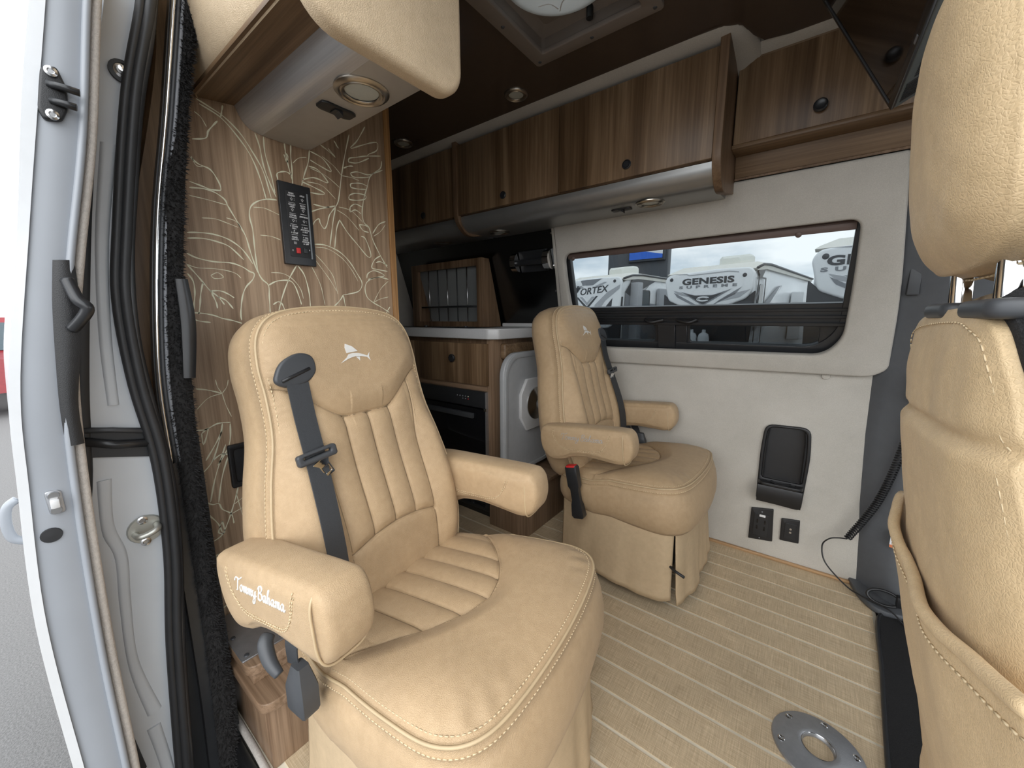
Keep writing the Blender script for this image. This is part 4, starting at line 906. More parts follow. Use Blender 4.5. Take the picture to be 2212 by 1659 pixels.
# ------------------------------------------------------------------ captain's chairs
class Pad:
    """a padded cushion: smooth closed outline in a local plane, dome + seams as height over it, gusset below"""
    def __init__(s, ctrl, centre, hfun, T, N=420, nper=10):
        P = resample(catmull([Vector((p[0], p[1], 0)) for p in ctrl], nper, True), N, True)
        s.depth = lambda p: 1.0
        s.O = P; s.c = Vector((centre[0], centre[1], 0)); s.hf = hfun; s.T = T; s.N = N
        s.ang = sorted((math.atan2(p.y - s.c.y, p.x - s.c.x), (p - s.c).length) for p in P)
        n = []
        for i in range(N):
            d = P[(i + 1) % N] - P[i - 1]; n.append(Vector((d.y, -d.x, 0)).normalized())
        if n[0].dot(P[0] - s.c) < 0: n = [-v for v in n]
        s.nor = n
    def rho(s, a, b):
        t = math.atan2(b - s.c.y, a - s.c.x); L = s.ang; lo, hi = 0, len(L) - 1
        while hi - lo > 1:
            m = (lo + hi) // 2
            if L[m][0] <= t: lo = m
            else: hi = m
        return min(1.0, math.hypot(a - s.c.x, b - s.c.y) / L[lo][1])
    def at(s, a, b, off=0.0):
        return s.T @ Vector((a, b, s.hf(a, b, s.rho(a, b)) + off))
    def build(s, name, mat, parent, gus, close, nr=90, mesh_only=False):
        V = []; F = []; N = s.N
        c = s.c; V.append(s.T @ Vector((c.x, c.y, s.hf(c.x, c.y, 0))))
        rh = [((k + 1) / nr) ** 0.85 for k in range(nr)]
        for r in rh:
            for p in s.O:
                q = c.lerp(p, r); V.append(s.T @ Vector((q.x, q.y, s.hf(q.x, q.y, r))))
        edge = [s.hf(p.x, p.y, 1.0) for p in s.O]; rings = nr
        for o, dh in gus:
            for p, n, h in zip(s.O, s.nor, edge):
                q = p + n * o; V.append(s.T @ Vector((q.x, q.y, h + dh * (s.depth(p) if dh < -0.03 else 1))))
            rings += 1
        for k, dh in close:
            for p, h in zip(s.O, edge):
                q = c.lerp(p, k); V.append(s.T @ Vector((q.x, q.y, h + dh * s.depth(p))))
            rings += 1
        for k in range(N): F.append((0, 1 + k, 1 + (k + 1) % N))
        for i in range(rings - 1):
            b0 = 1 + i * N; b1 = b0 + N
            for k in range(N):
                k2 = (k + 1) % N; F.append((b0 + k, b1 + k, b1 + k2, b0 + k2))
        b0 = 1 + (rings - 1) * N; F.append(tuple(b0 + k for k in range(N))[::-1])
        me = mesh(V, F)
        return add(name, me, mat, parent, False)
    def edge_pt(s, i, out, dh):
        p = s.O[i % s.N]; q = p + s.nor[i % s.N] * out; return s.T @ Vector((q.x, q.y, s.hf(p.x, p.y, 1.0) + dh))
def gro(d, w, dep): return -dep * math.exp(-(d / w) ** 2)
def dashes(paths, r=0.0010, dash=0.0055, gap=0.0028):
    V = []; F = []
    for P in paths:
        P = [Vector(p) for p in P]; L = sum((P[i + 1] - P[i]).length for i in range(len(P) - 1)); n = max(2, int(L / (dash + gap)))
        Q = resample(P, n * 3 + 1)
        for k in range(n): tube_geo([Q[3 * k], Q[3 * k + 1], Q[3 * k + 2]], r, 4, V, F)
    return mesh(V, F)
# ---- seat cushion
TS = math.radians(6)
TSEAT = frame((0, 0, 0.435), (math.cos(TS), 0, math.sin(TS)), (0, 1, 0))
def seat_h(a, b, rho):
    h = 0.018 * (1 - rho * rho) + 0.020 * (1 - rho ** 7)
    xs = 0.145 - 0.13 * (min(abs(b), 0.24) / 0.2) ** 1.8
    d = (a - xs) / math.sqrt(1 + (1.2 * min(abs(b), 0.2) / 0.2) ** 2)
    inside = sstep(0.004, -0.004, d) if d < 0.1 else 0.0
    h += 0.012 * sstep(0.0, 0.05, d) - 0.004 * inside
    f = sstep(1.0, 0.9, rho)
    if abs(b) < 0.235: h += (gro(d, 0.0028, 0.0045) + gro(d, 0.014, 0.0035)) * f
    if d < 0.004:
        for bb in (-0.1275, -0.0638, 0.0, 0.0638, 0.1275): h += (gro(b - bb, 0.0028, 0.0045) + gro(b - bb, 0.012, 0.003)) * f * sstep(0.004, -0.006, d)
        h += 0.003 * abs(math.sin(math.pi * b / 0.0638))
    h += 0.010 * sstep(0.10, 0.26, abs(b)) * (1 - rho ** 6)
    # soft puckers towards the front corners
    th = abs(math.atan2(b, a - 0.05)); h += 0.0016 * math.sin(46 * th) * sstep(0.80, 0.95, rho) * (1 - sstep(0.96, 1.0, rho)) * math.exp(-((th - 0.80) / 0.22) ** 2)
    return h
SEAT_CTRL = [(-0.215, -0.12), (-0.215, 0.12), (-0.195, 0.205), (-0.10, 0.245), (0.02, 0.262), (0.14, 0.272), (0.235, 0.268), (0.288, 0.228), (0.310, 0.14), (0.318, 0.0), (0.310, -0.14), (0.288, -0.228), (0.235, -0.268), (0.14, -0.272), (0.02, -0.262), (-0.10, -0.245), (-0.195, -0.205)]
seatpad = Pad(SEAT_CTRL, (0.03, 0), seat_h, TSEAT, 520)
seatpad.depth = lambda p: 0.70 + 0.26 * sstep(-0.2, 0.30, p.x)
SEAT_GUS = [(0.0035, 0.001), (0.0065, -0.003), (0.0035, -0.007), (0.007, -0.012), (0.007, -0.020), (0.0045, -0.023), (0.012, -0.035), (0.019, -0.065), (0.022, -0.10), (0.020, -0.135), (0.012, -0.165), (0.0, -0.182)]
# ---- backrest
TB = math.radians(14)
TBACK = frame((-0.125, 0, 0.435), (0, 1, 0), (-math.sin(TB), 0, math.cos(TB)))
TB2 = math.radians(11.5)
TBACK_UP = frame((-0.130, 0, 0.455), (0, 1, 0), (-math.sin(TB2), 0, math.cos(TB2)))
def head_seam(a): return 0.412 + 0.088 * sstep(0.045, 0.2, abs(a))
def back_h(a, b, rho):
    aa = abs(a); bs = head_seam(a)
    h = 0.006 * (1 - rho * rho) + 0.020 * (1 - rho ** 9)
    f = sstep(1.0, 0.93, rho)
    h += 0.026 * math.exp(-((aa - 0.188) / 0.045) ** 2) * (1 - sstep(0.30, 0.45, b)) * sstep(-0.05, 0.06, b) * (1 - rho ** 10)
    h += 0.016 * math.exp(-((b - 0.14) / 0.12) ** 2) * (1 - rho ** 4)
    db = b - bs
    slope = 0.088 * 6 * 0.25 / 0.155 if 0.045 < aa < 0.2 else 0.0
    dn = db / math.sqrt(1 + slope * slope * 0.8)
    h += 0.012 * sstep(-0.002, 0.05, dn) * (1 - rho ** 9)
    h += (gro(dn, 0.003, 0.005) + gro(dn, 0.014, 0.005)) * f
    if db < 0.0:
        ao = 0.128 + 0.016 * sstep(0.30, 0.43, b) ; arch = 0.118 + 0.022 * (1 - min(1, (a / 0.13) ** 2))
        h += (gro(aa - ao, 0.003, 0.0045) + gro(aa - ao, 0.014, 0.004)) * sstep(-0.03, 0.0, b)
        if aa < ao + 0.004:
            h += gro(b - arch, 0.003, 0.0045) + gro(b - arch, 0.012, 0.003)
            if b > arch - 0.004:
                for q in (-0.064, 0.0, 0.064): h += (gro(a - q, 0.003, 0.0045) + gro(a - q, 0.012, 0.003)) * sstep(arch - 0.004, arch + 0.006, b)
                h += 0.0035 * abs(math.sin(math.pi * a / 0.064)) * sstep(arch, arch + 0.02, b)
    # short vertical seam above the belt guide is added per chair; gathers along the edge seam
    h += 0.0009 * math.sin(b * 420) * sstep(0.86, 0.95, rho) * (1 - sstep(0.97, 1.0, rho)) * sstep(0.3, 0.5, b)
    return h
BACK_CTRL = [(0.0, -0.055), (-0.12, -0.055), (-0.195, -0.04), (-0.236, 0.03), (-0.253, 0.12), (-0.250, 0.21), (-0.231, 0.31), (-0.208, 0.40), (-0.202, 0.48), (-0.203, 0.55), (-0.192, 0.608), (-0.160, 0.645), (-0.10, 0.662), (0.0, 0.668),
             (0.10, 0.662), (0.160, 0.645), (0.192, 0.608), (0.203, 0.55), (0.202, 0.48), (0.208, 0.40), (0.231, 0.31), (0.250, 0.21), (0.253, 0.12), (0.236, 0.03), (0.195, -0.04), (0.12, -0.055)]
backpad = Pad(BACK_CTRL, (0, 0.28), back_h, TBACK, 520)
BACK_GUS = [(0.003, 0.001), (0.006, -0.003), (0.003, -0.007), (0.008, -0.013), (0.008, -0.021), (0.006, -0.024), (0.013, -0.045), (0.016, -0.075), (0.012, -0.105), (0.0, -0.128), (-0.02, -0.138)]
# ---- armrest
def arm_outline(sg):
    o = [(-0.150, 0.045), (0.0, 0.046), (0.145, 0.045), (0.172, 0.038), (0.181, 0.012), (0.180, -0.02), (0.167, -0.046), (0.140, -0.056), (0.08, -0.050), (0.01, -0.044), (-0.05, -0.050), (-0.095, -0.066), (-0.14, -0.069), (-0.170, -0.045), (-0.181, -0.005), (-0.176, 0.032)]
    return [(sg * a, b) for a, b in o]
U_PATH = [(-0.125, 0.052), (-0.120, 0.02), (-0.105, -0.008), (-0.070, -0.028), (0.0, -0.030), (0.062, -0.027), (0.088, -0.012), (0.104, 0.015), (0.118, 0.052)]
def arm_h(sg):
    UP_ = [Vector((sg * a, b, 0)) for a, b in resample_xy(U_PATH)]
    def f(a, b, rho):
        d = min((Vector((a, b, 0)) - q).length for q in UP_[::2])
        return 0.0 + 0.006 * (1 - rho ** 6) + gro(d, 0.003, 0.002) * sstep(1.0, 0.95, rho)
    return f
def resample_xy(P): return [(v.x, v.y) for v in resample(catmull([Vector((a, b, 0)) for a, b in P], 6), 60)]
ARM_GUS = [(0.0055, -0.0015), (0.010, -0.006), (0.0130, -0.014), (0.0138, -0.04), (0.0130, -0.068), (0.010, -0.076), (0.0055, -0.0815), (0.0, -0.083)]
ARM_CLOSE = [(0.93, -0.088), (0.8, -0.091), (0.5, -0.093), (0.2, -0.093)]
SCRIPT = {  # cursive strokes, baseline 0, x-height 1
 'T': (1.35, [[(-0.3, 1.35), (-0.1, 1.85), (0.5, 1.85), (1.1, 1.75), (1.75, 2.15)], [(0.75, 1.85), (0.68, 1.2), (0.60, 0.5), (0.55, 0.0), (0.3, -0.05)]]),
 'o': (1.10, [[(0.85, 0.85), (0.5, 1.0), (0.12, 0.6), (0.22, 0.08), (0.6, 0.0), (0.92, 0.4), (0.85, 0.85), (1.1, 0.75)]]),
 'm': (1.45, [[(0.0, 0.7), (0.18, 1.0), (0.28, 0.75), (0.2, 0.0), (0.32, 0.6), (0.58, 1.0), (0.7, 0.75), (0.62, 0.0), (0.74, 0.6), (1.0, 1.0), (1.12, 0.75), (1.05, 0.1), (1.25, 0.05), (1.45, 0.35)]]),
 'y': (1.20, [[(0.0, 0.7), (0.18, 1.0), (0.2, 0.3), (0.45, 0.0), (0.8, 0.45), (0.95, 1.0), (0.88, 0.0), (0.62, -0.9), (0.15, -0.95), (0.3, -0.4), (1.2, 0.3)]]),
 'B': (1.60, [[(0.1, 1.5), (0.5, 2.05), (0.42, 1.0), (0.25, 0.0)], [(0.3, 1.75), (0.8, 2.1), (1.3, 1.8), (1.1, 1.3), (0.55, 1.1), (1.2, 1.0), (1.4, 0.45), (0.9, -0.05), (0.3, 0.1)]]),
 'a': (1.20, [[(0.85, 0.85), (0.45, 1.0), (0.1, 0.55), (0.22, 0.05), (0.55, 0.1), (0.85, 0.9), (0.82, 0.2), (1.0, 0.0), (1.2, 0.3)]]),
 'h': (1.15, [[(0.0, 0.3), (0.45, 1.5), (0.5, 2.0), (0.3, 1.85), (0.18, 0.0), (0.3, 0.6), (0.6, 1.0), (0.75, 0.7), (0.68, 0.1), (0.9, 0.03), (1.15, 0.35)]])}
def script_paths(word, size):
    out = []; x = 0
    for ch in word:
        if ch == ' ': x += 0.35; continue
        adv, st = SCRIPT[ch]
        for p in st: out.append([((x + a + 0.28 * b) * size, b * size) for a, b in p])
        x += adv
    return out, x * size
MARLIN = [[(0, 0), (.22, .2), (.3, .32), (.45, .36), (.62, .34), (.8, .26), (.9, .2), (1.0, .34), (.95, .17), (.97, .0), (.88, .15), (.7, .2), (.5, .22), (.35, .18), (.25, .14)],
          [(.25, .37), (.24, .60), (.28, .74), (.36, .70), (.48, .62), (.62, .42), (.47, .40), (.34, .39)], [(.52, .20), (.62, .03), (.64, .19)]]
# shared meshes are built on the first chair and reused
CACHE = {}
def shared(key, maker, name, mat, parent):
    if key in CACHE: return add(name, CACHE[key], None, parent, False)
    o = maker(); CACHE[key] = o.data; return o
def skirt_panel(parent, path, z0, z1, seed, flare=0.018, wave=0.006):
    rnd = random.Random(seed); P = resample(catmull([Vector((a, b, 0)) for a, b in path], 8), 64); V = []; F = []; n = len(P); rows = 16
    ph = [rnd.uniform(0, 6.28) for _ in range(4)]
    for j in range(rows):
        t = j / (rows - 1)
        for i, p in enumerate(P):
            d = P[min(i + 1, n - 1)] - P[max(i - 1, 0)]; nv = Vector((d.y, -d.x, 0)).normalized()
            if nv.dot(p - Vector((0.03, 0, 0))) < 0: nv = -nv
            s = i / (n - 1)
            w = wave * t * (math.sin(9 * s + ph[0]) + 0.6 * math.sin(19 * s + ph[1] + t) + 0.35 * math.sin(37 * s + ph[2]))
            hem = 0.0025 if t > 0.91 else 0.0
            q = p + nv * (flare * t - 0.006 + w + hem); z = z0 + (z1 - z0) * t + 0.006 * t * math.sin(7 * s + ph[3])
            V.append(Vector((q.x, q.y, z)))
    for j in range(rows - 1):
        for i in range(n - 1): F.append((j * n + i, j * n + i + 1, (j + 1) * n + i + 1, (j + 1) * n + i))
    o = add('skirt_panel', mesh(V, F), 'skirt_cloth', parent, False)
    md = o.modifiers.new('thickness', 'SOLIDIFY'); md.thickness = 0.003; md.offset = 0
    return o
def strap(name, pts, side, w, th, mat, parent):
    """webbing: centre line points, matching across directions"""
    P = resample(catmull(pts, 8), 50); S = resample(catmull(side, 8), 50); R = []
    for i, p in enumerate(P):
        d = (P[min(i + 1, 49)] - P[max(i - 1, 0)]).normalized(); s = S[i] - d * S[i].dot(d); s.normalize(); n = d.cross(s)
        ring = []
        for u, h in ((-1, -1), (-1, 1), (-0.6, 1.5), (-0.35, 1), (-0.1, 1.5), (0.15, 1), (0.4, 1.5), (0.65, 1), (1, 1), (1, -1)):
            ring.append(p + s * (w / 2 * u) + n * (th / 2 * h))
        R.append(ring)
    return loft(name, R, mat, parent, world=False, sharp=60)
def buckle(t, sg):
    q = -sg * 0.298
    B_ = frame((-0.085, q, 0.36), (1, 0, 0.20) , (-0.20, 0, 1))
    Lb = [Vector((0, 0, 0))]
    bk = loft('belt_buckle', [[B_ @ Vector((x * w_, y, -q / abs(q) * z * d_)) for x, z in ((-1, -1), (-0.8, -1.15), (0.8, -1.15), (1, -1), (1, 1), (0.8, 1.15), (-0.8, 1.15), (-1, 1))] for y, w_, d_ in ((-0.085, 0.020, 0.012), (-0.075, 0.026, 0.014), (-0.03, 0.022, 0.011), (-0.015, 0.018, 0.008), (0.03, 0.018, 0.009), (0.045, 0.024, 0.013), (0.120, 0.024, 0.014), (0.128, 0.021, 0.011))], 'black_satin', t, world=False, sharp=40)
    bm = bmesh.new(); bxbm(bm, (-0.019, 0.100, -0.0150), (0.019, 0.1295, 0.0150), 0.003, 2, B_); add('release_button', bm_mesh(bm, 40), 'red_plastic', bk, False)
def captain_chair(label, loc, rz, sg, pitch0, dim=False):
    t = thing('captain_chair', label, 'chair', loc, rz, None)
    # pedestal and skirt
    box('pedestal', (-0.17, -0.20, 0.0), (0.22, 0.20, 0.25), 'black_carpet', t, 0.01).location = (0, 0, 0)
    for s in (1, -1):
        skirt_panel(t, [(-0.19, s * 0.215), (-0.10, s * 0.243), (0.02, s * 0.262), (0.14, s * 0.272), (0.24, s * 0.270), (0.278, s * 0.248)], 0.335, 0.045, 5 + s + (30 if dim else 0), 0.012, 0.004)
        skirt_panel(t, [(-0.21, s * 0.12), (-0.205, s * 0.19), (-0.185, s * 0.214)], 0.32, 0.05, 11 + s, 0.0, 0.003)
    skirt_panel(t, [(0.283, -0.243), (0.300, -0.20), (0.313, -0.12), (0.318, 0.0), (0.313, 0.12), (0.300, 0.20), (0.283, 0.243)], 0.330, 0.035, 17 + (5 if dim else 0), 0.022, 0.007)
    # cushions
    shared('seat', lambda: seatpad.build('seat_cushion', 'leather', t, SEAT_GUS, [(0.9, -0.185)], 140), 'seat_cushion', 'leather', t)
    backpad.T = TBACK if not dim else TBACK_UP
    backpad.build('backrest', 'leather', t, BACK_GUS, [(0.85, -0.142), (0.4, -0.146)], 160)
    def st():
        e1 = [seatpad.edge_pt(i, -0.006, 0.0045) for i in range(0, seatpad.N, 2)]; e2 = [seatpad.edge_pt(i, 0.0075, -0.016) for i in range(0, seatpad.N, 2)]
        b1 = [backpad.edge_pt(i, -0.006, 0.0045) for i in range(0, backpad.N, 2)]; b2 = [backpad.edge_pt(i, 0.0088, -0.017) for i in range(0, backpad.N, 2)]
        return add('stitching', dashes([e1 + e1[:1], e2 + e2[:1], b1 + b1[:1], b2 + b2[:1]], 0.0012), 'thread', t, False)
    stuff(st())
    def pp():
        g = [tube_geo([seatpad.edge_pt(i, 0.0045, -0.0012) for i in range(0, seatpad.N, 2)], 0.0030, 6, closed=True),
             tube_geo([backpad.edge_pt(i, 0.0045, -0.0012) for i in range(0, backpad.N, 2)], 0.0028, 6, closed=True)]
        return add('piping', mesh(*join_geo(g)), 'piping', t, False)
    pp()
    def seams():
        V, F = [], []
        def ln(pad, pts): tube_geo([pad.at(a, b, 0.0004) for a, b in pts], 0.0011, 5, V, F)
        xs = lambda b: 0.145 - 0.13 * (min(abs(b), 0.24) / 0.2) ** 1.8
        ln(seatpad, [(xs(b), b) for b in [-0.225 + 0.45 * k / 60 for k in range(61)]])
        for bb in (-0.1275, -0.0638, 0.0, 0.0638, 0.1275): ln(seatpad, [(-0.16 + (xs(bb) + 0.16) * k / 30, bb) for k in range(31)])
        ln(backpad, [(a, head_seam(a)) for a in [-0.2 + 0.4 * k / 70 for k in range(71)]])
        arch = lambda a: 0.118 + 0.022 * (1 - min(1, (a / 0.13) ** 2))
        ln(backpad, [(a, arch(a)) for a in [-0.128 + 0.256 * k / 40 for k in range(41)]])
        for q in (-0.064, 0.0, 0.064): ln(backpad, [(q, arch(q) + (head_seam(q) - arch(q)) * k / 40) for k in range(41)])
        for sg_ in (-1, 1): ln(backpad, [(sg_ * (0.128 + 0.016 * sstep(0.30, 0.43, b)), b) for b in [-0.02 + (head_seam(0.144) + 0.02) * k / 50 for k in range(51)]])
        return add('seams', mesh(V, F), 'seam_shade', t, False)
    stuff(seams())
    # marlin embroidered on the head pillow
    def fish():
        bm = bmesh.new()
        for poly in MARLIN:
            me = plate_mesh([poly], 0.01); bm.from_mesh(me); D.meshes.remove(me)
        bmesh.ops.triangulate(bm, faces=bm.faces); bmesh.ops.subdivide_edges(bm, edges=bm.edges, cuts=2, use_grid_fill=False)
        for v in bm.verts:
            a = 0.084 * (v.co.x - 0.5) - 0.010; b_ = 0.060 * v.co.y + 0.532
            v.co = backpad.at(a, b_, 0.0003 + 0.07 * v.co.z)
        return add('marlin_embroidery', bm_mesh(bm, 60), 'embroidery', t, False)
    fish()
    # armrests
    for s in (-1, 1):
        nr_ = (s == -1 and not dim); arm_pitch = pitch0 + (math.radians(6.0) if nr_ else 0)
        A = frame((-0.060 - (0.022 if nr_ else 0), s * (0.268 + 0.045 + (0.010 if nr_ else 0)), 0.600 if not dim else 0.590), (-s * math.cos(arm_pitch) , 0, -s * math.sin(arm_pitch)), (-math.sin(arm_pitch), 0, math.cos(arm_pitch)))
        sgx = -s
        ks = 0.90 if nr_ else 1.0; sgx = sgx * ks
        ap = Pad(arm_outline(sgx), (0, -0.005), arm_h(sgx), A, 200, 12)
        key = ('arm', s, dim)
        o = ap.build('armrest', 'leather', t, ARM_GUS, ARM_CLOSE, 26)
        rows = []
        for inset in (-0.0028, 0.0028):
            P = resample_xy(U_PATH); rows.append([ap.at(sgx * (a + 0.0), b + inset if abs(a) < 0.1 else b, 0.0008) for a, b in [(a_ * (1 + (inset * 9)), b_) for a_, b_ in P] if ap.rho(sgx * a, b) < 0.99])
        # the same U on the inner face
        inn = [[A @ Vector((sgx * a * (1 + i_ * 9), b + (i_ if abs(a) < 0.1 else 0), -0.0935)) for a, b in resample_xy(U_PATH) if abs(b) < 0.038] for i_ in (-0.0028, 0.0028)]
        stuff(add('stitching', dashes(rows + inn, 0.0009, 0.0045, 0.0022), 'thread', o, False))
        # piping round the front end
        ring = []
        for k in range(40):
            q = 2 * math.pi * k / 40; c_, s_ = math.cos(q), math.sin(q)
            yy = (0.0585 if s_ > 0 else 0.0675) * math.copysign(abs(s_) ** 0.55, s_); zz = -0.0405 + 0.0470 * math.copysign(abs(c_) ** 0.55, c_)
            ring.append(A @ Vector((sgx * (0.163 - 0.10 * min(0, yy) * 0 + 0.02 * (-yy if yy > 0 else yy * 0.4)), yy - 0.003, zz)))
        tube('end_piping', ring, 0.0022, 'piping', o, 6, True, False)
        if s == -1:
            W_, wl_ = script_paths('Tommy Bahama', 0.0118); g = []
            for p in W_:
                cpts = catmull([Vector((a, b, 0)) for a, b in p], 5)
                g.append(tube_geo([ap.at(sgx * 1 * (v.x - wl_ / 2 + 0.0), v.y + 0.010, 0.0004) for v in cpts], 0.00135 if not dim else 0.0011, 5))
            add('embroidered_script', mesh(*join_geo(g)), 'embroidery' if not dim else 'embroidery_dim', o, False)
    # belt guide, webbing, tongue
    ga, gb = sg * 0.158, 0.532
    gp = backpad.at(ga, gb, 0.0); e1 = Vector((0, 1, 0)); e2 = (backpad.at(ga, gb + 0.02) - backpad.at(ga, gb - 0.02)).normalized()
    G = frame(gp, e1, e2)
    g_ = plate('belt_guide', [round_poly([(-0.045, -0.022), (-0.028, 0.016), (0.012, 0.034), (0.044, 0.026), (0.048, -0.012), (0.020, -0.034), (-0.025, -0.036)], 0.02)], 0.013, 'dark_grey_plastic', t, 0.005, G @ Matrix.Translation((0, 0, -0.004)) @ (Matrix.Scale(-1, 4, (1, 0, 0)) if sg > 0 else Matrix()), False)
    tube('slot_rim', [G @ Vector((x, -0.012 + 0.010 * x / 0.03 * (1 if sg < 0 else -1), 0.009)) for x in (-0.03, -0.01, 0.01, 0.03)], 0.0035, 'black_plastic', g_, 8, False, False)
    pts = []; sd = []
    for a, b, off in ((0.158, 0.524, 0.006), (0.157, 0.500, 0.012), (0.158, 0.43, 0.013), (0.162, 0.36, 0.010), (0.168, 0.28, 0.008), (0.174, 0.20, 0.008), (0.178, 0.12, 0.007), (0.180, 0.05, 0.006), (0.180, -0.03, 0.004)):
        p = backpad.at(sg * a, b, off); pts.append(p); sd.append(Vector((0, 1, 0)) + Vector((0.25 * sg, 0, 0)) * (1 if b < 0.3 else 0.2))
    web = strap('belt_webbing', pts, sd, 0.046, 0.0022, 'belt_lit' if not dim else 'belt_web', t)
    k = backpad.at(sg * 0.163, 0.352, 0.016); Kf = frame(k, (0.1, 1, 0.12), e2)
    tg = add('belt_tongue', plate_mesh([rrect(-0.040, -0.012, 0.040, 0.012, 0.006), rrect(-0.027, 0.0, 0.027, 0.005, 0.002)], 0.014, 0.004, Kf @ Matrix.Translation((0, 0, -0.006))), 'dark_grey_plastic', web, False)
    add('tongue_loop', plate_mesh([round_poly([(-0.020, -0.012), (0.020, -0.012), (0.011, -0.024), (0.011, -0.050), (-0.011, -0.050), (-0.011, -0.024)], 0.003), rrect(-0.0065, -0.043, 0.0065, -0.029, 0.002)], 0.002, 0.0004, Kf @ Matrix.Rotation(math.radians(-18 * sg), 4, 'Z') @ Matrix.Translation((0, 0, 0.001))), 'chrome', tg, False)
    # buckle on the opposite side
    if dim: buckle(t, sg)
    # belt anchor and recline lever
    q = sg * 0.300
    B_ = frame((-0.040, q, 0.425), (1, 0, 0), (-0.05, 0, 1))
    an = loft('belt_anchor', [[B_ @ Vector((x * w_ , y, z * d_)) for x, z in ((-1, -1), (-0.8, -1.2), (0.8, -1.2), (1, -1), (1, 1), (0.8, 1.2), (-0.8, 1.2), (-1, 1))] for y, w_, d_ in ((-0.028, 0.022, 0.012), (-0.020, 0.025, 0.014), (0.02, 0.025, 0.014), (0.035, 0.020, 0.012), (0.06, 0.012, 0.008))], 'dark_grey_plastic', t, world=False, sharp=40)
    strap('anchor_webbing', [Vector((-0.06, q, 0.475)), Vector((-0.068, q - sg * 0.004, 0.505)), Vector((-0.08, q - sg * 0.02, 0.53)), Vector((-0.11, q - sg * 0.06, 0.54))], [Vector((1, 0, 0))] * 4, 0.034, 0.002, 'belt_web', t)
    tube('recline_lever', catmull([Vector((-0.125, q + sg * 0.004, 0.505)), Vector((-0.118, q + sg * 0.014, 0.497)), Vector((-0.10, q + sg * 0.018, 0.475)), Vector((-0.078, q + sg * 0.016, 0.458))], 6), 0.012, 'dark_grey_plastic', t, 12, False, False, rf=lambda u: 0.007 + 0.0055 * math.sin(math.pi * (0.25 + 0.7 * u)))
    return t
c1 = captain_chair('tan leather captain chair nearest the doorway, its belt on the door side', (-0.620, 0.530, 0), math.radians(6.5), -1, math.radians(1.5))
c2 = captain_chair('tan leather captain chair by the window wall, its belt on the wall side', (-0.580, 1.590, 0), math.radians(0), 1, math.radians(5), True)
# glimpse of the slide bar in the near chair's front skirt, and the far chair's swivel lever
plate('slide_handle', [rrect(-0.045, -0.018, 0.045, 0.018, 0.008), rrect(-0.034, -0.009, 0.034, 0.009, 0.006)], 0.012, 'black_satin', c1, 0.003, frame((0.085, -0.284, 0.225), (1, 0.0, 0.0), (0, 0, 1)) @ Matrix.Rotation(math.radians(-24), 4, 'Z'), False)
tube('swivel_lever', [(0.22, -0.22, 0.185), (0.29, -0.262, 0.175), (0.325, -0.275, 0.172)], 0.005, 'black_plastic', c2, 8, False, False)
# ------------------------------------------------------------------ front passenger seat, seen from behind
t = thing('front_seat', 'large tan leather front seat close by, seen from behind with its map pocket', 'seat', (0.30, 0.55, 0.0))
TL = math.radians(10)
FSF = frame((0.195, 0.55, 0.51), (0, -1, 0), (-math.sin(TL), 0, math.cos(TL)))   # a: towards the door, b: up, normal to the rear
FSF = Matrix(((0, -math.sin(TL), -math.cos(TL), 0.207), (-1, 0, 0, 0.55), (0, math.cos(TL), -math.sin(TL), 0.51), (0, 0, 0, 1)))
def fs_h(a, b, rho):
    h = 0.012 * (1 - rho * rho) + 0.016 * (1 - rho ** 7)
    f = 0.452 + 0.010 * math.sin(6 * a)
    h += 0.005 * sstep(f + 0.006, f - 0.010, b) + gro(b - f - 0.002, 0.006, 0.006)
    h += 0.0016 * mnoise.noise(Vector((a * 25, b * 25, 0))) 
    return h
FC = [(0.0, -0.16), (-0.17, -0.15), (-0.225, -0.10), (-0.226, 0.05), (-0.226, 0.22), (-0.224, 0.36), (-0.216, 0.46), (-0.195, 0.525), (-0.15, 0.552), (0.0, 0.562), (0.062, 0.556), (0.096, 0.534), (0.126, 0.46), (0.160, 0.36), (0.192, 0.22), (0.226, 0.05), (0.225, -0.10), (0.17, -0.15)]
fp_ = Pad(FC, (0, 0.2), fs_h, FSF, 360)
FG = [(0.004, -0.002), (0.004, -0.009), (0.008, -0.014), (0.008, -0.020), (0.004, -0.024), (0.016, -0.04), (0.020, -0.07), (0.016, -0.11), (0.004, -0.14), (-0.02, -0.155)]
bk = fp_.build('backrest', 'leather_coarse', t, FG, [(0.85, -0.17), (0.4, -0.15)], 90)
bk.location = -t.location
e1 = [fp_.edge_pt(i, -0.008, 0.004) for i in range(fp_.N)]; e2 = [fp_.edge_pt(i, -0.0145, 0.006) for i in range(fp_.N)]
o = stuff(add('stitching', dashes([e1 + e1[:1]], 0.0008, 0.006, 0.003), 'thread', t, True))
# black cloth side panel with its contrast seam
idx = [i for i in range(fp_.N) if fp_.O[i].x > 0.055 and fp_.O[i].y > -0.1]
idx.sort(key=lambda i: fp_.O[i].y, reverse=True)
def wide(k): return sstep(0, 9, k)
loft('side_panel', [[fp_.edge_pt(i, 0.0055, -0.0085), fp_.edge_pt(i, 0.0135, -0.0105), fp_.edge_pt(i, 0.0200, -0.020 - 0.012 * wide(k)), fp_.edge_pt(i, 0.0275, -0.040 - 0.035 * wide(k)), fp_.edge_pt(i, 0.026, -0.044 - 0.07 * wide(k)), fp_.edge_pt(i, 0.004, -0.044 - 0.07 * wide(k)), fp_.edge_pt(i, 0.002, -0.012)] for k, i in enumerate(idx)], 'black_carpet', t, sharp=60)
add('contrast_seam', dashes([[fp_.edge_pt(i, 0.0150 + 0.005 * wide(k), -0.0125 - 0.006 * wide(k)) for k, i in enumerate(idx)]], 0.0011, 0.008, 0.003), 'yellow_thread', t, True)
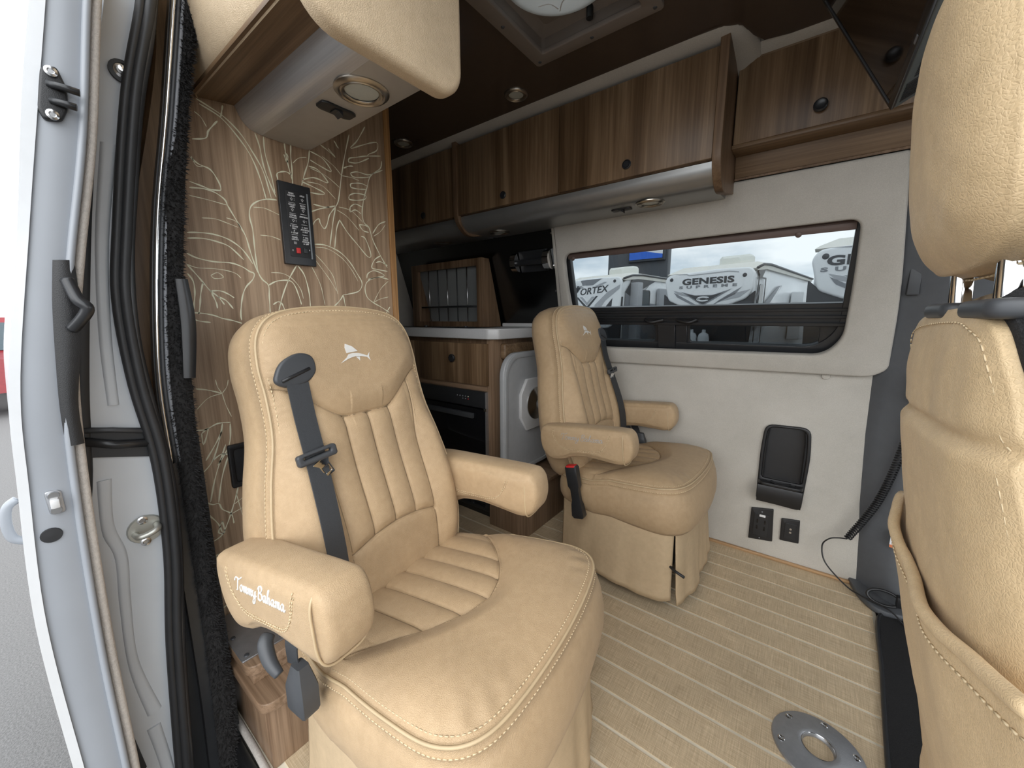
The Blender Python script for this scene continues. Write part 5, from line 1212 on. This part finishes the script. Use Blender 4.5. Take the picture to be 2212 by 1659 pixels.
# map pocket
V = []; F = []; na, nb_ = 48, 26
def pocket(u, v):
    a = -0.222 + 0.446 * u; top = 0.300 + 0.035 * u - 0.035 * math.sin(math.pi * u); b = top * v + (-0.12) * (1 - v)
    bul = 0.020 * math.sin(math.pi * min(1, max(0, u))) ** 0.6 * sstep(0.0, 0.8, v) + 0.006 * v + 0.003 * math.sin(14 * u + 5 * v) * v
    return FSF @ Vector((a, b, fs_h(a, b, 0.95) * 0.6 + 0.010 + bul))
for j in range(nb_ + 1):
    for i in range(na + 1): V.append(pocket(i / na, j / nb_))
for j in range(nb_):
    for i in range(na): F.append((j * (na + 1) + i, j * (na + 1) + i + 1, (j + 1) * (na + 1) + i + 1, (j + 1) * (na + 1) + i))
pk = add('map_pocket', mesh(V, F), 'leather_coarse', t); md = pk.modifiers.new('thickness', 'SOLIDIFY'); md.thickness = 0.005; md.offset = 0
tube('pocket_hem', [pocket(k / 48, 1.0) for k in range(49)], 0.006, 'leather_coarse', pk, 10)
stuff(add('stitching', dashes([[pocket(k / 48, 0.955) + Vector((-0.0035, 0, 0)) for k in range(49)]], 0.0010, 0.006, 0.003), 'thread', pk))
# headrest on two chrome posts
HF = Matrix(((0, -math.sin(TL * 0.6), -math.cos(TL * 0.6), 0.094), (-1, 0, 0, 0.565), (0, math.cos(TL * 0.6), -math.sin(TL * 0.6), 1.235), (0, 0, 0, 1)))
def hr_h(a, b, rho): return 0.016 * (1 - rho ** 3) + 0.010 * (1 - rho ** 8) + 0.0012 * mnoise.noise(Vector((a * 30, b * 30, 3)))
HC = [(0.0, -0.132), (-0.08, -0.127), (-0.116, -0.102), (-0.130, -0.05), (-0.126, 0.02), (-0.102, 0.085), (-0.06, 0.122), (0.0, 0.134), (0.055, 0.126), (0.098, 0.09), (0.122, 0.025), (0.128, -0.05), (0.116, -0.102), (0.08, -0.127)]
hp = Pad(HC, (0, 0), hr_h, HF, 240)
HG = [(0.003, -0.002), (0.003, -0.009), (0.007, -0.014), (0.007, -0.020), (0.004, -0.023), (0.014, -0.04), (0.017, -0.07), (0.010, -0.105), (-0.01, -0.122)]
hr = hp.build('headrest', 'leather_coarse', t, HG, [(0.8, -0.13), (0.4, -0.135)], 40); hr.location = -t.location
a1 = [hp.edge_pt(i, -0.009, 0.004) for i in range(hp.N)]; a2 = [hp.edge_pt(i, 0.0095, -0.018) for i in range(hp.N)]
stuff(add('stitching', dashes([a1 + a1[:1], a2 + a2[:1]], 0.0012, 0.007, 0.003), 'thread', t))
for y in (0.625, 0.495):
    pst = cyl('headrest_post', (0.130, y, 1.02), (0.122, y, 1.14), 0.0085, 'chrome', t, 20)
    plate('post_collar', [round_poly([(-0.022, -0.045), (0.022, -0.045), (0.022, 0.045), (-0.022, 0.045)], 0.016)], 0.016, 'dark_grey_plastic', t, 0.006, Matrix.Translation((0.128, y, 1.058)))
# seat base
box('seat_cushion', (0.20, 0.30, 0.34), (0.72, 0.80, 0.50), 'leather_coarse', t, 0.05, 4)
box('seat_base', (0.26, 0.34, 0.02), (0.66, 0.76, 0.34), 'dark_grey_plastic', t, 0.03, 3)

# ------------------------------------------------------------------ things on the far wall
t = thing('cup_holder', 'tall black moulded cup holder let into the pale wall', 'cup holder', (-0.03, 1.94, 0.27))
CF = frame((0, 1.940, 0), (1, 0, 0), (0, 0, 1))
oc = round_poly([(-0.110, 0.262), (0.052, 0.256), (0.062, 0.50), (0.052, 0.616), (-0.104, 0.610), (-0.112, 0.50)], [0.02, 0.02, 0.1, 0.035, 0.035, 0.1])
ic = round_poly([(-0.098, 0.372), (0.044, 0.372), (0.048, 0.50), (0.040, 0.604), (-0.092, 0.600), (-0.098, 0.50)], [0.012, 0.012, 0.1, 0.03, 0.03, 0.1])
plate('surround', [oc, ic], 0.014, 'black_plastic', t, 0.005, CF)
rg = []
for (z, w, d) in ((0.375, 0.066, 0.004), (0.45, 0.066, 0.006), (0.55, 0.066, 0.006), (0.598, 0.060, 0.003)):
    rg.append([(-0.026 + w * math.cos(q), 1.9365 - 0.010 * (1 - math.sin(q)), z) for q in [math.pi * k / 14 for k in range(15)]])
loft('back_shell', rg, 'black_plastic', t, False, False)
plate('back_plate', [ic], 0.003, 'black_plastic', t, 0, CF)
# lower ledge with the round well
rg = []
led = plate('ledge', [round_poly([(-0.108, 0.0), (0.052, 0.0), (0.050, 0.052), (-0.104, 0.052)], [0.005, 0.005, 0.03, 0.03]), [(-0.027 + 0.052 * math.cos(q), 0.020 + 0.022 * math.sin(q)) for q in [2 * math.pi * k / 28 for k in range(28)]]], 0.014, 'black_plastic', t, 0.004, frame((0, 1.940, 0.350), (1, 0, 0), (0, -1, 0)) @ Matrix.Scale(-1, 4, (0, 0, 1)))
loft('front_lip', [[(x, 1.938, 0.266), (x, 1.900, 0.272), (x, 1.890, 0.300), (x, 1.889, 0.340), (x, 1.892, 0.349), (x, 1.938, 0.349)] for x in (-0.106, -0.09, -0.03, 0.03, 0.050)], 'black_plastic', t, sharp=40)
lathe('well_rim', (-0.027, 1.92, 0.364), (0, 0, 1), [(0.034, 0.0), (0.036, 0.003), (0.030, 0.003), (0.028, -0.02), (0.0, -0.02)], 'black_satin', t, 28)
t = thing('outlet_panel', 'larger black outlet panel with a white tag low on the pale wall', 'outlet', (-0.08, 1.94, 0.15))
plate('plate', [round_poly([(-0.122, 0.070), (-0.032, 0.084), (-0.040, 0.234), (-0.122, 0.219)], 0.004)], 0.010, 'black_plastic', t, 0.003, CF)
plate('insert', [rrect(-0.108, 0.095, -0.052, 0.200, 0.003)], 0.004, 'black_satin', t, 0.001, CF @ Matrix.Translation((0, 0, 0.009)))
plate('white_tag', [rrect(-0.088, 0.188, -0.066, 0.198, 0.001)], 0.001, 'white_print', t, 0, CF @ Matrix.Translation((0, 0, 0.0128)))
for z in (0.165, 0.135): 
    for x in (-0.094, -0.066): box('socket_slot', (x - 0.003, 1.9262, z - 0.009), (x + 0.003, 1.9275, z + 0.009), 'black_glass', t, 0.0)
for z in (0.21, 0.086): lathe('screw', (-0.08, 1.930, z), (0, -1, 0), [(0.003, 0), (0.002, 0.0015), (0, 0.002)], 'decal_mid', t, 10)
t = thing('outlet_panel', 'smaller black outlet panel with two round contacts low on the pale wall', 'outlet', (0.03, 1.94, 0.155))
plate('plate', [round_poly([(-0.007, 0.102), (0.060, 0.108), (0.055, 0.212), (-0.009, 0.203)], 0.004)], 0.009, 'black_plastic', t, 0.003, CF)
plate('insert', [rrect(0.006, 0.120, 0.046, 0.190, 0.004)], 0.004, 'black_satin', t, 0.001, CF @ Matrix.Translation((0, 0, 0.008)))
for z in (0.165, 0.150): lathe('contact', (0.027, 1.928, z), (0, -1, 0), [(0.0045, 0), (0.0045, 0.001), (0.002, 0.0012), (0, 0.0006)], 'steel', t, 14)
tag(lathe('wall_button', (0.075, 1.937, 0.832), (0, -1, 0), [(0.014, 0), (0.013, 0.004), (0.006, 0.006), (0, 0.006)], 'wall_cloth', None, 20), 'small cloth-coloured round cap on the wall below the window panel', 'cap')
# handset and coiled cord
t = thing('handset', 'black handset clip on the grey pillar with its coiled cord hanging down', 'handset', (0.315, 1.86, 0.80))
box('holder', (0.300, 1.845, 0.775), (0.350, 1.885, 0.870), 'black_plastic', t, 0.006)
box('clip', (0.306, 1.835, 0.79), (0.340, 1.848, 0.85), 'black_satin', t, 0.004)
path = resample(catmull([(0.318, 1.855, 0.775), (0.316, 1.86, 0.70), (0.308, 1.868, 0.60), (0.288, 1.872, 0.47), (0.262, 1.885, 0.355), (0.205, 1.895, 0.205)], 10), 1400)
V = []
for i, p in enumerate(path):
    d = (path[min(i + 1, 1399)] - path[max(i - 1, 0)]).normalized(); n = d.cross(Vector((0, 1, 0))).normalized(); b_ = d.cross(n); q = 2 * math.pi * i / 1400 * 62
    rr = 0.0105 if i > 60 else 0.003 + 0.0075 * i / 60
    V.append(p + n * rr * math.cos(q) + b_ * rr * math.sin(q))
tube('coiled_cord', V, 0.0028, 'black_plastic', t, 6)
tube('thin_cord', catmull([(0.205, 1.895, 0.203), (0.180, 1.90, 0.196), (0.152, 1.90, 0.182), (0.134, 1.90, 0.145), (0.150, 1.88, 0.086), (0.215, 1.84, 0.038), (0.262, 1.81, 0.032), (0.33, 1.77, 0.035), (0.375, 1.73, 0.010), (0.42, 1.70, 0.0)], 8), 0.0026, 'black_plastic', t, 8)
# sticker on the pillar
t = thing('warning_label', 'small white warning label with an orange edge on the grey pillar', 'label', (0.35, 1.86, 0.25))
SF = frame((0.318, 1.874, 0.224), (1, 0, 0), (0, 0, 1))
plate('paper', [rrect(0, 0, 0.036, 0.066, 0.002)], 0.001, 'sign_white', t, 0, SF)
plate('orange_band', [rrect(0, 0, 0.036, 0.011, 0.001)], 0.0006, 'orange_print', t, 0, SF @ Matrix.Translation((0, 0, 0.001)))
tube('red_ring', [SF @ Vector((0.018 + 0.013 * math.cos(q), 0.040 + 0.013 * math.sin(q), 0.0015)) for q in [2 * math.pi * k / 24 for k in range(24)]], 0.0013, 'red_plastic', t, 6, True)
tube('red_bar', [SF @ Vector((0.009, 0.049, 0.0015)), SF @ Vector((0.027, 0.031, 0.0015))], 0.0012, 'red_plastic', t, 6)
plate('pictogram', [round_poly([(0.010, 0.036), (0.026, 0.036), (0.024, 0.042), (0.018, 0.046), (0.012, 0.042)], 0.002)], 0.0005, 'decal_mid', t, 0, SF @ Matrix.Translation((0, 0, 0.001)))

# ------------------------------------------------------------------ television under the ceiling
t = thing('television', 'black flat television tilted down under the ceiling at the cab end', 'television', (0.10, 1.2, 1.70))
uv = Vector((-0.473, 0, 0.881)); TV = Matrix(((0, uv.x, -uv.z, 0.113), (-1, 0, 0, 1.45), (0, uv.z, uv.x, 1.578), (0, 0, 0, 1)))   # x towards the door, y up the screen, z out of the screen
plate('bezel', [rrect(0, 0, 0.72, 0.36, 0.008), rrect(0.012, 0.016, 0.708, 0.348, 0.002)], 0.006, 'black_satin', t, 0.0015, TV @ Matrix.Translation((0, 0, -0.005)))
plate('screen', [rrect(0.008, 0.010, 0.712, 0.352, 0.002)], 0.003, 'screen_glass', t, 0, TV @ Matrix.Translation((0, 0, -0.005)))
plate('back_shell', [rrect(0.0, 0.0, 0.72, 0.36, 0.008)], 0.052, 'grey_vent', t, 0.004, TV @ Matrix.Translation((0, 0, -0.057)))
bm = bmesh.new()
for k in range(30): bxbm(bm, (0.14 + 0.011 * k, -0.0012, -0.040), (0.146 + 0.011 * k, 0.004, -0.022), 0, 1, TV)
for k in range(9): bxbm(bm, (0.03 + 0.011 * k, -0.0012, -0.045), (0.036 + 0.011 * k, 0.004, -0.012), 0, 1, TV)
add('vent_slots', bm_mesh(bm), 'black_plastic', t)
box('socket_panel', (0.13, -0.003, -0.050), (0.24, 0.003, -0.042), 'black_plastic', t, 0.001, 1, TV)
plate('badge', [rrect(0.30, 0.004, 0.33, 0.009, 0.001)], 0.0008, 'decal_mid', t, 0, TV @ Matrix.Translation((0, 0, 0.0008)))
box('mount_arm', (0.12, 1.05, 1.72), (0.20, 1.13, 1.90), 'black_plastic', t, 0.01)

# ------------------------------------------------------------------ on the floor
t = thing('table_leg_base', 'round cast aluminium table leg socket screwed to the floor', 'floor socket', (0.124, 1.085, 0))
lathe('flange', (0.124, 1.085, 0), (0, 0, 1), [(0.096, 0.0), (0.094, 0.004), (0.072, 0.009), (0.045, 0.012), (0.036, 0.013), (0.033, 0.011), (0.031, 0.002), (0.0, 0.002)], 'cast_alu', t, 56)
rg = [(0.0335 - 0.0008 * (k % 2), 0.0125 - 0.0014 * k) for k in range(8)]
lathe('thread_ring', (0.124, 1.085, 0), (0, 0, 1), rg, 'steel', t, 36)
lathe('socket_floor', (0.124, 1.085, 0.0022), (0, 0, 1), [(0.031, 0), (0, 0.0002)], 'woven_vinyl', t, 24)
for k in range(6):
    q = math.radians(20 + 60 * k); p = (0.124 + 0.078 * math.cos(q), 1.085 + 0.078 * math.sin(q), 0.0075)
    lathe('screw', p, (0, 0, 1), [(0.0085, -0.002), (0.0085, 0.0008), (0.006, 0.0018), (0.004, 0.0004), (0, 0.0004)], 'steel', t, 16)
for dx, dy in ((0.062, -0.028), (0.078, -0.045)): box('slot', (0.124 + dx - 0.008, 1.085 + dy - 0.003, 0.006), (0.124 + dx + 0.008, 1.085 + dy + 0.003, 0.0115), 'black_plastic', t, 0.001)
text('stamped_text', 'DO NOT TIGHTEN', 0.0085, Matrix.Translation((0.076, 1.098, 0.0094)) @ Matrix.Rotation(math.radians(75), 4, 'Z') @ Matrix.Rotation(math.radians(0), 4, 'Y'), 'label_blue', t, extr=0.0003)
mt = thing('floor_mat', 'black carpet mat at the cab end of the striped floor', 'mat', (0.35, 1.4, 0))
plate('pile', [round_poly([(0.304, 1.762), (0.45, 1.80), (0.62, 1.78), (0.62, 0.60), (0.225, 0.60), (0.254, 1.13)], [0.012, 0.03, 0.03, 0.03, 0.03, 0.3])], 0.009, 'black_carpet', mt, 0.003, Matrix.Translation((0, 0, 0.001)))
tube('bound_edge', catmull([(0.225, 0.60, 0.006), (0.256, 1.13, 0.006), (0.280, 1.45, 0.006), (0.304, 1.755, 0.006), (0.37, 1.783, 0.006), (0.45, 1.80, 0.006)], 6), 0.006, 'black_satin', mt, 8)
# ------------------------------------------------------------------ trailers outside, beyond the window
def trailer(label, loc, yaw, kind):
    t = thing('travel_trailer', label, 'trailer', loc, yaw, None)
    Wd = 2.42
    def L(x, y, z): return Vector((x - Wd, y, z))      # local: front right corner at x = Wd
    def pl(name, loops, th, mat, par, T, bev=0.0): return plate(name, loops, th, mat, par, bev, T, False)
    # main body and side
    side = [(0.25, 0.55), (7.5, 0.55), (7.5, 3.15), (0.95, 3.15), (0.45, 3.10), (0.10, 2.9), (0.05, 2.0), (0.25, 0.9)]
    body = add('body', plate_mesh([side], Wd - 0.10, 0.03, frame((-Wd + 0.05, 0, 0), (0, 1, 0), (0, 0, 1))), 'gel_coat', t, False)
    # roof: slopes up from the front cap
    rr = [[(x, y, z) for y, z in ((0.02, 3.05), (0.5, 3.27), (1.2, 3.36), (7.5, 3.36), (7.5, 3.15), (1.0, 3.10), (0.1, 3.0))] for x in (-Wd + 0.02, -Wd + 0.3, -0.3, 0.02)]
    for r_ in (rr[0], rr[3]):
        for i in range(len(r_)):
            x, y, z = r_[i]
            if z > 3.2: r_[i] = (x, y, z - 0.10)
    loft('roof', rr, 'roof_membrane', t, world=False, sharp=50)
    tube('roof_trim', [(0.03, 0.03, 3.06), (0.03, 0.6, 3.20), (0.03, 1.3, 3.25), (0.03, 7.5, 3.25)], 0.035, 'decal_dark', t, 6, False, False)
    # front cap
    capo = round_poly([(-Wd + 0.06, 2.60), (-Wd - 0.0, 2.85), (-Wd + 0.12, 3.02), (-0.95, 3.10), (-0.10, 3.08), (0.02, 2.96), (0.0, 2.52), (-0.14, 2.26), (-0.62, 2.08), (-1.25, 1.95), (-1.85, 2.08), (-Wd + 0.15, 2.26)], 0.10) if kind != 'V' else \
        round_poly([(-Wd + 0.02, 2.90), (-Wd + 0.10, 3.08), (-1.2, 3.14), (-0.08, 3.12), (0.03, 3.0), (0.02, 2.4), (-0.03, 1.75), (-0.4, 1.4), (-2.0, 1.4), (-Wd + 0.05, 2.2)], 0.12)
    FT = frame((0, 0.02, 0), (1, 0, 0), (0, 0, 1)) @ Matrix.Translation((0, 0, 0.0))
    cap = pl('front_cap', [capo], 0.14, 'gel_coat', t, FT, 0.05)
    lowo = round_poly([(-Wd + 0.03, 0.8), (-0.03, 0.8), (0.03, 1.6), (0.05, 2.48), (-0.14, 2.30), (-Wd + 0.15, 2.30), (-Wd - 0.02, 2.48), (-Wd, 1.6)], 0.05)
    pl('black_nose', [lowo], 0.08, 'trailer_black', t, FT, 0.02)
    DZ = FT @ Matrix.Translation((0, 0, 0.142))
    def dec(polys, mat, th=0.006, par=cap, T=DZ):
        bm = bmesh.new()
        for p in polys:
            me = plate_mesh([p], th); me.transform(T); bm.from_mesh(me); D.meshes.remove(me)
        return add('decal', bm_mesh(bm), mat, par, False)
    ST = frame((0.0, 0, 0), (0, 1, 0), (0, 0, 1))                # right side: x = depth, y = up, faces +x
    SD = ST @ Matrix.Translation((0, 0, 0.0))
    if kind in ('G', 'H'):
        text('lettering', 'GENESIS', 0.235, DZ @ Matrix.Translation((-1.17 - (0.30 if kind == 'H' else 0), 2.785, 0)), 'decal_dark', cap, False, extr=0.006, sx=1.56, spacing=1.05, offset=0.010)
        text('lettering', 'SUPREME', 0.105, DZ @ Matrix.Translation((-1.17 - (0.30 if kind == 'H' else 0), 2.635, 0)), 'decal_mid', cap, False, extr=0.006, sx=2.2, spacing=1.9, offset=0.005)
        dec([[(-2.22, 3.03), (-1.76, 3.00), (-1.68, 2.96), (-0.62, 3.00), (-0.36, 2.96), (-0.36, 2.985), (-0.62, 3.025), (-1.68, 2.985), (-1.76, 3.025)]], 'decal_light')
        dec([[(-1.90, 2.52), (-1.50, 2.40), (-1.0, 2.39), (-0.50, 2.54), (-1.24, 2.09)]], 'decal_mid')
        dec([[(-1.74, 2.45), (-1.46, 2.385), (-1.02, 2.375), (-0.72, 2.45), (-1.24, 2.13)]], 'decal_dark', 0.009)
        dec([[(-2.10, 2.50), (-2.0, 2.36), (-1.35, 2.02), (-1.18, 1.99)], [(-0.46, 2.46), (-0.26, 2.58), (-0.42, 2.38), (-1.12, 2.03)]], 'decal_mid')
        dec([[(-2.12, 2.56), (-1.90, 2.50), (-1.60, 2.34), (-2.0, 2.44)], [(-0.6, 2.38), (-0.05, 2.50), (-0.3, 2.30), (-0.9, 2.18)]], 'decal_light')
        em = [tube_geo([DZ @ Vector((-1.24 + (0.17 - 0.05 * k) * math.cos(q), 2.285 + (0.062 - 0.018 * k) * math.sin(q), 0.012)) for q in [0.5 + 5.2 * i / 20 for i in range(21)]], 0.016 - 0.004 * k, 5) for k in range(2)]
        add('emblem', mesh(*join_geo(em)), 'gel_coat', cap, False)
        for x in (-2.2, -0.22): lathe('marker_lamp', FT @ Vector((x, 2.88, 0.142)), (0, -1, 0), [(0.055, 0), (0.045, 0.015), (0, 0.02)], 'decal_dark', cap, 14, False)
        # side graphics, door and window of the toy hauler
        dec([[(0.2, 1.6), (0.75, 1.6), (2.9, 2.75), (2.5, 2.72), (1.2, 2.2)], [(0.25, 2.2), (0.6, 2.42), (0.6, 2.55), (0.25, 2.35)], [(0.9, 1.5), (1.3, 1.5), (2.2, 2.1), (1.9, 2.0)]], 'decal_mid', 0.006, body, SD)
        dec([[(0.15, 1.4), (0.45, 1.4), (2.6, 2.62), (2.2, 2.5), (1.0, 1.95)], [(0.25, 2.98), (0.55, 3.12), (1.0, 3.14), (0.62, 2.82)]], 'decal_dark', 0.004, body, SD)
        dec([[(0.5, 1.55), (0.62, 1.5), (2.75, 2.70), (2.68, 2.72)]], 'gel_coat', 0.010, body, SD)
        dr_ = add('door', plate_mesh([rrect(0.32, 1.0, 1.02, 2.86, 0.03), rrect(0.36, 1.04, 0.98, 2.82, 0.02)], 0.014, 0, SD), 'decal_dark', body, False)
        wq = add('window', plate_mesh([rrect(0.46, 1.9, 0.80, 2.66, 0.05)], 0.016, 0, SD), 'car_glass', body, False)
        add('window', plate_mesh([rrect(3.4, 1.45, 3.9, 2.0, 0.04)], 0.014, 0, SD), 'car_glass', body, False)
        for z in (0.0,):
            ls = add('slide_out', plate_mesh([rrect(4.3, 1.0, 6.3, 2.62, 0.04)], 0.35, 0.02, SD), 'gel_coat', body, False)
            add('window', plate_mesh([rrect(5.1, 1.45, 5.6, 2.05, 0.04)], 0.012, 0, SD @ Matrix.Translation((0, 0, 0.35))), 'car_glass', ls, False)
    else:
        text('lettering', 'ORTEX', 0.32, DZ @ Matrix.Translation((-1.08, 2.70, 0)) @ Matrix.Rotation(math.radians(4), 4, 'Z'), 'decal_dark', cap, False, extr=0.006, shear=0.25, sx=1.12, offset=0.006)
        dec([[(-1.72, 2.86), (-1.60, 2.83), (-1.79, 2.62), (-1.64, 2.86), (-1.52, 2.92), (-2.06, 2.54)], ], 'decal_dark')
        dec([[(-1.75, 2.90), (-1.68, 2.90), (-1.86, 2.66), (-2.02, 2.52), (-1.90, 2.74)]], 'decal_dark')
        text('lettering', 'BY CRUISE', 0.055, DZ @ Matrix.Translation((-0.80, 2.585, 0)), 'decal_mid', cap, False, extr=0.004) if False else None
        dec([[(-1.62, 3.08), (-0.72, 3.10), (-1.10, 2.89), (-1.52, 2.90)]], 'decal_mid')
        dec([[(-1.86, 2.92), (-1.62, 2.90), (-1.48, 2.84), (-1.52, 2.78)], [(-1.0, 2.86), (-0.62, 2.98), (-0.52, 2.96), (-0.86, 2.82)]], 'decal_light')
        dec([[(-1.80, 2.50), (-1.72, 2.50), (-1.32, 2.16), (-0.94, 2.52), (-0.86, 2.52), (-1.32, 2.05)]], 'decal_dark')
        dec([[(-1.64, 2.50), (-1.52, 2.50), (-1.32, 2.30), (-1.12, 2.50), (-1.00, 2.50), (-1.32, 2.20)]], 'decal_light')
        dec([[(-0.80, 1.85), (-0.28, 2.42), (-0.34, 1.85)]], 'decal_dark')
        dec([[(-0.95, 1.85), (-0.55, 2.35), (-0.02, 2.72), (0.0, 2.86), (-0.5, 2.62), (-1.0, 2.2)]], 'decal_light', 0.003)
        for x in (-2.26, -0.22): lathe('marker_lamp', FT @ Vector((x, 2.98, 0.142)), (0, -1, 0), [(0.055, 0), (0.045, 0.015), (0, 0.02)], 'decal_dark', cap, 14, False)
        dec([[(0.15, 1.0), (7.4, 1.0), (7.4, 1.95), (0.9, 2.35), (0.25, 2.6)]], 'decal_mid', 0.004, body, SD)
        dec([[(0.2, 2.62), (0.7, 3.10), (2.4, 3.12), (0.6, 2.5)], [(0.3, 2.02), (2.8, 2.02), (2.8, 2.16), (0.3, 2.16)]], 'decal_dark', 0.006, body, SD)
        dec([[(0.4, 1.9), (1.9, 2.95), (2.1, 2.95), (0.6, 1.9)], [(0.3, 1.82), (2.7, 1.82), (2.7, 1.9), (0.3, 1.9)]], 'gel_coat', 0.008, body, SD)
        aw = add('slide_panel', plate_mesh([rrect(0.55, 0.8, 0.85, 2.95, 0.02)], 0.30, 0.01, SD), 'decal_light', body, False)
        add('window', plate_mesh([rrect(1.35, 2.0, 1.95, 2.75, 0.10), rrect(1.39, 2.04, 1.91, 2.71, 0.08)], 0.02, 0, SD), 'decal_dark', body, False)
        add('window', plate_mesh([rrect(1.39, 2.04, 1.91, 2.71, 0.08)], 0.012, 0, SD), 'car_glass', body, False)
        sl_ = add('slide_out', plate_mesh([rrect(2.5, 0.9, 5.0, 2.85, 0.05)], 0.12, 0.02, SD), 'decal_light', body, False)
        text('lettering', 'VORTEX', 0.22, SD @ Matrix.Translation((1.55, 1.65, 0.012)), 'decal_dark', body, False, extr=0.004, shear=0.25, sx=1.5)
    # air conditioner on the roof
    ac = loft('roof_air_unit', [[(-Wd / 2 + 0.2 + w_ * sx, y, z) for sx, z in ((-1, 3.30), (-0.98, 3.56 + e_), (-0.8, 3.63 + e_), (0.8, 3.63 + e_), (0.98, 3.56 + e_), (1, 3.30))] for y, w_, e_ in ((1.2, 0.26, -0.10), (1.32, 0.36, -0.02), (1.9, 0.38, 0.06), (2.2, 0.38, 0.06), (2.25, 0.36, 0.0))], 'ac_shell', t, world=False, sharp=40)
    # tongue, gas bottles, wheels
    for s in (-1, 1): tube('tongue_beam', [(-Wd / 2 + s * 0.7, 0.3, 0.62), (-Wd / 2, -1.3, 0.62)], 0.05, 'trailer_black', t, 8, False, False)
    for s in (-1, 1): lathe('gas_bottle', (-Wd / 2 + s * 0.17, -0.42, 0.70), (0, 0, 1), [(0, 0), (0.14, 0.0), (0.15, 0.05), (0.15, 0.50), (0.12, 0.60), (0.05, 0.64), (0.05, 0.72), (0, 0.72)], 'gel_coat', t, 20, False)
    box('control_box', (-Wd / 2 - 0.85, -0.02, 1.15), (-Wd / 2 - 0.45, 0.02, 1.42), 'label_blue', t, 0.01).location = (0, 0, 0)
    for y in (4.2, 5.2):
        for x in (-Wd + 0.2, -0.12): lathe('wheel', (x - 0.1, y, 0.36), (1, 0, 0), [(0, 0.05), (0.2, 0.05), (0.22, 0.0), (0.36, 0.0), (0.36, 0.22), (0.2, 0.22), (0, 0.2)], 'rubber', t, 24, False)
    for y in (0.6, 6.8): box('jack', (-Wd + 0.3, y, 0.0), (-Wd + 0.4, y + 0.1, 0.6), 'trailer_black', t, 0.005).location = (0, 0, 0)
    return t
YAW = math.radians(-9)
trailer('white toy hauler trailer lettered GENESIS SUPREME with a black chevron, whole in the window', (-1.25, 12.3, GZ), YAW, 'G')
trailer('white and grey trailer lettered VORTEX, behind the far chair\'s headrest', (-5.1, 12.8, GZ), YAW, 'V')
trailer('white toy hauler trailer cut off by the window edge, first letters GE', (2.32, 9.3, GZ), YAW, 'H')
# roadside sign behind the trailers
t = thing('pylon_sign', 'dark pylon sign with a blue and white face rising behind a trailer', 'sign', (-11.0, 30, GZ))
box('pylon', (-13.2, 30.0, GZ), (-8.6, 30.8, 7.6), 'sign_dark', t, 0.05)
box('face_frame', (-11.5, 29.7, 5.2), (-8.75, 30.05, 7.5), 'sign_dark', t, 0.03)
FS_ = frame((0, 29.68, 0), (1, 0, 0), (0, 0, 1))
plate('white_face', [rrect(-11.35, 5.35, -8.9, 7.4, 0.02)], 0.03, 'sign_white', t, 0, FS_)
plate('blue_face', [[(-11.35, 5.35), (-8.9, 5.35), (-8.9, 5.62), (-10.6, 5.98), (-11.35, 6.05)]], 0.04, 'sign_blue', t, 0, FS_)
# distant low building between the trailers
t = thing('storage_building', 'distant beige building with tall door openings between two trailers', 'building', (-0.4, 45, GZ))
bw = box('wall', (-6.0, 45.0, GZ), (3.5, 52.0, 2.2), 'building_wall', t, 0.02)
for x in (-2.6, -0.9, 0.7, 2.2): box('doorway', (x, 44.95, GZ), (x + 1.0, 45.02, 1.7), 'car_glass', t, 0.0)
box('roof', (-6.2, 44.8, 2.2), (3.7, 52.2, 2.45), 'decal_light', t, 0.02)
# red pickup far along the lot, past the open door
t = thing('pickup_truck', 'dark red pickup truck parked far off beyond the open sliding door', 'truck', (-14.0, -0.2, GZ))
loft('body', [[(x, y, GZ + z) for x, z in ((-16.7, 0.45), (-16.7, 1.10), (-14.7, 1.12), (-14.2, 1.78), (-12.8, 1.80), (-12.4, 1.15), (-11.5, 1.05), (-11.4, 0.45))] for y in (-0.75, -0.70, 0.70 - 0.45, 0.75 - 0.45)], 'red_car_paint', t, sharp=40)
for y in (-0.76, 0.305): plate('side_glass', [[(-14.05, 1.18), (-12.75, 1.18), (-12.9, 1.70), (-13.95, 1.70)]], 0.01, 'car_glass', t, 0, frame((0, y, GZ), (1, 0, 0), (0, 0, 1)))
plate('windscreen', [[(-0.65, 0), (0.2, 0), (0.15, 0.62), (-0.6, 0.62)]], 0.01, 'car_glass', t, 0, frame((-12.40, 0, GZ + 1.17), (0, 1, 0), (-0.5, 0, 0.8)))
for x in (-15.7, -12.3):
    for y in (-0.78, 0.12): lathe('wheel', (x, y, GZ + 0.36), (0, 1, 0), [(0, 0.03), (0.2, 0.03), (0.22, 0), (0.36, 0), (0.36, 0.2), (0, 0.2)], 'rubber', t, 24)
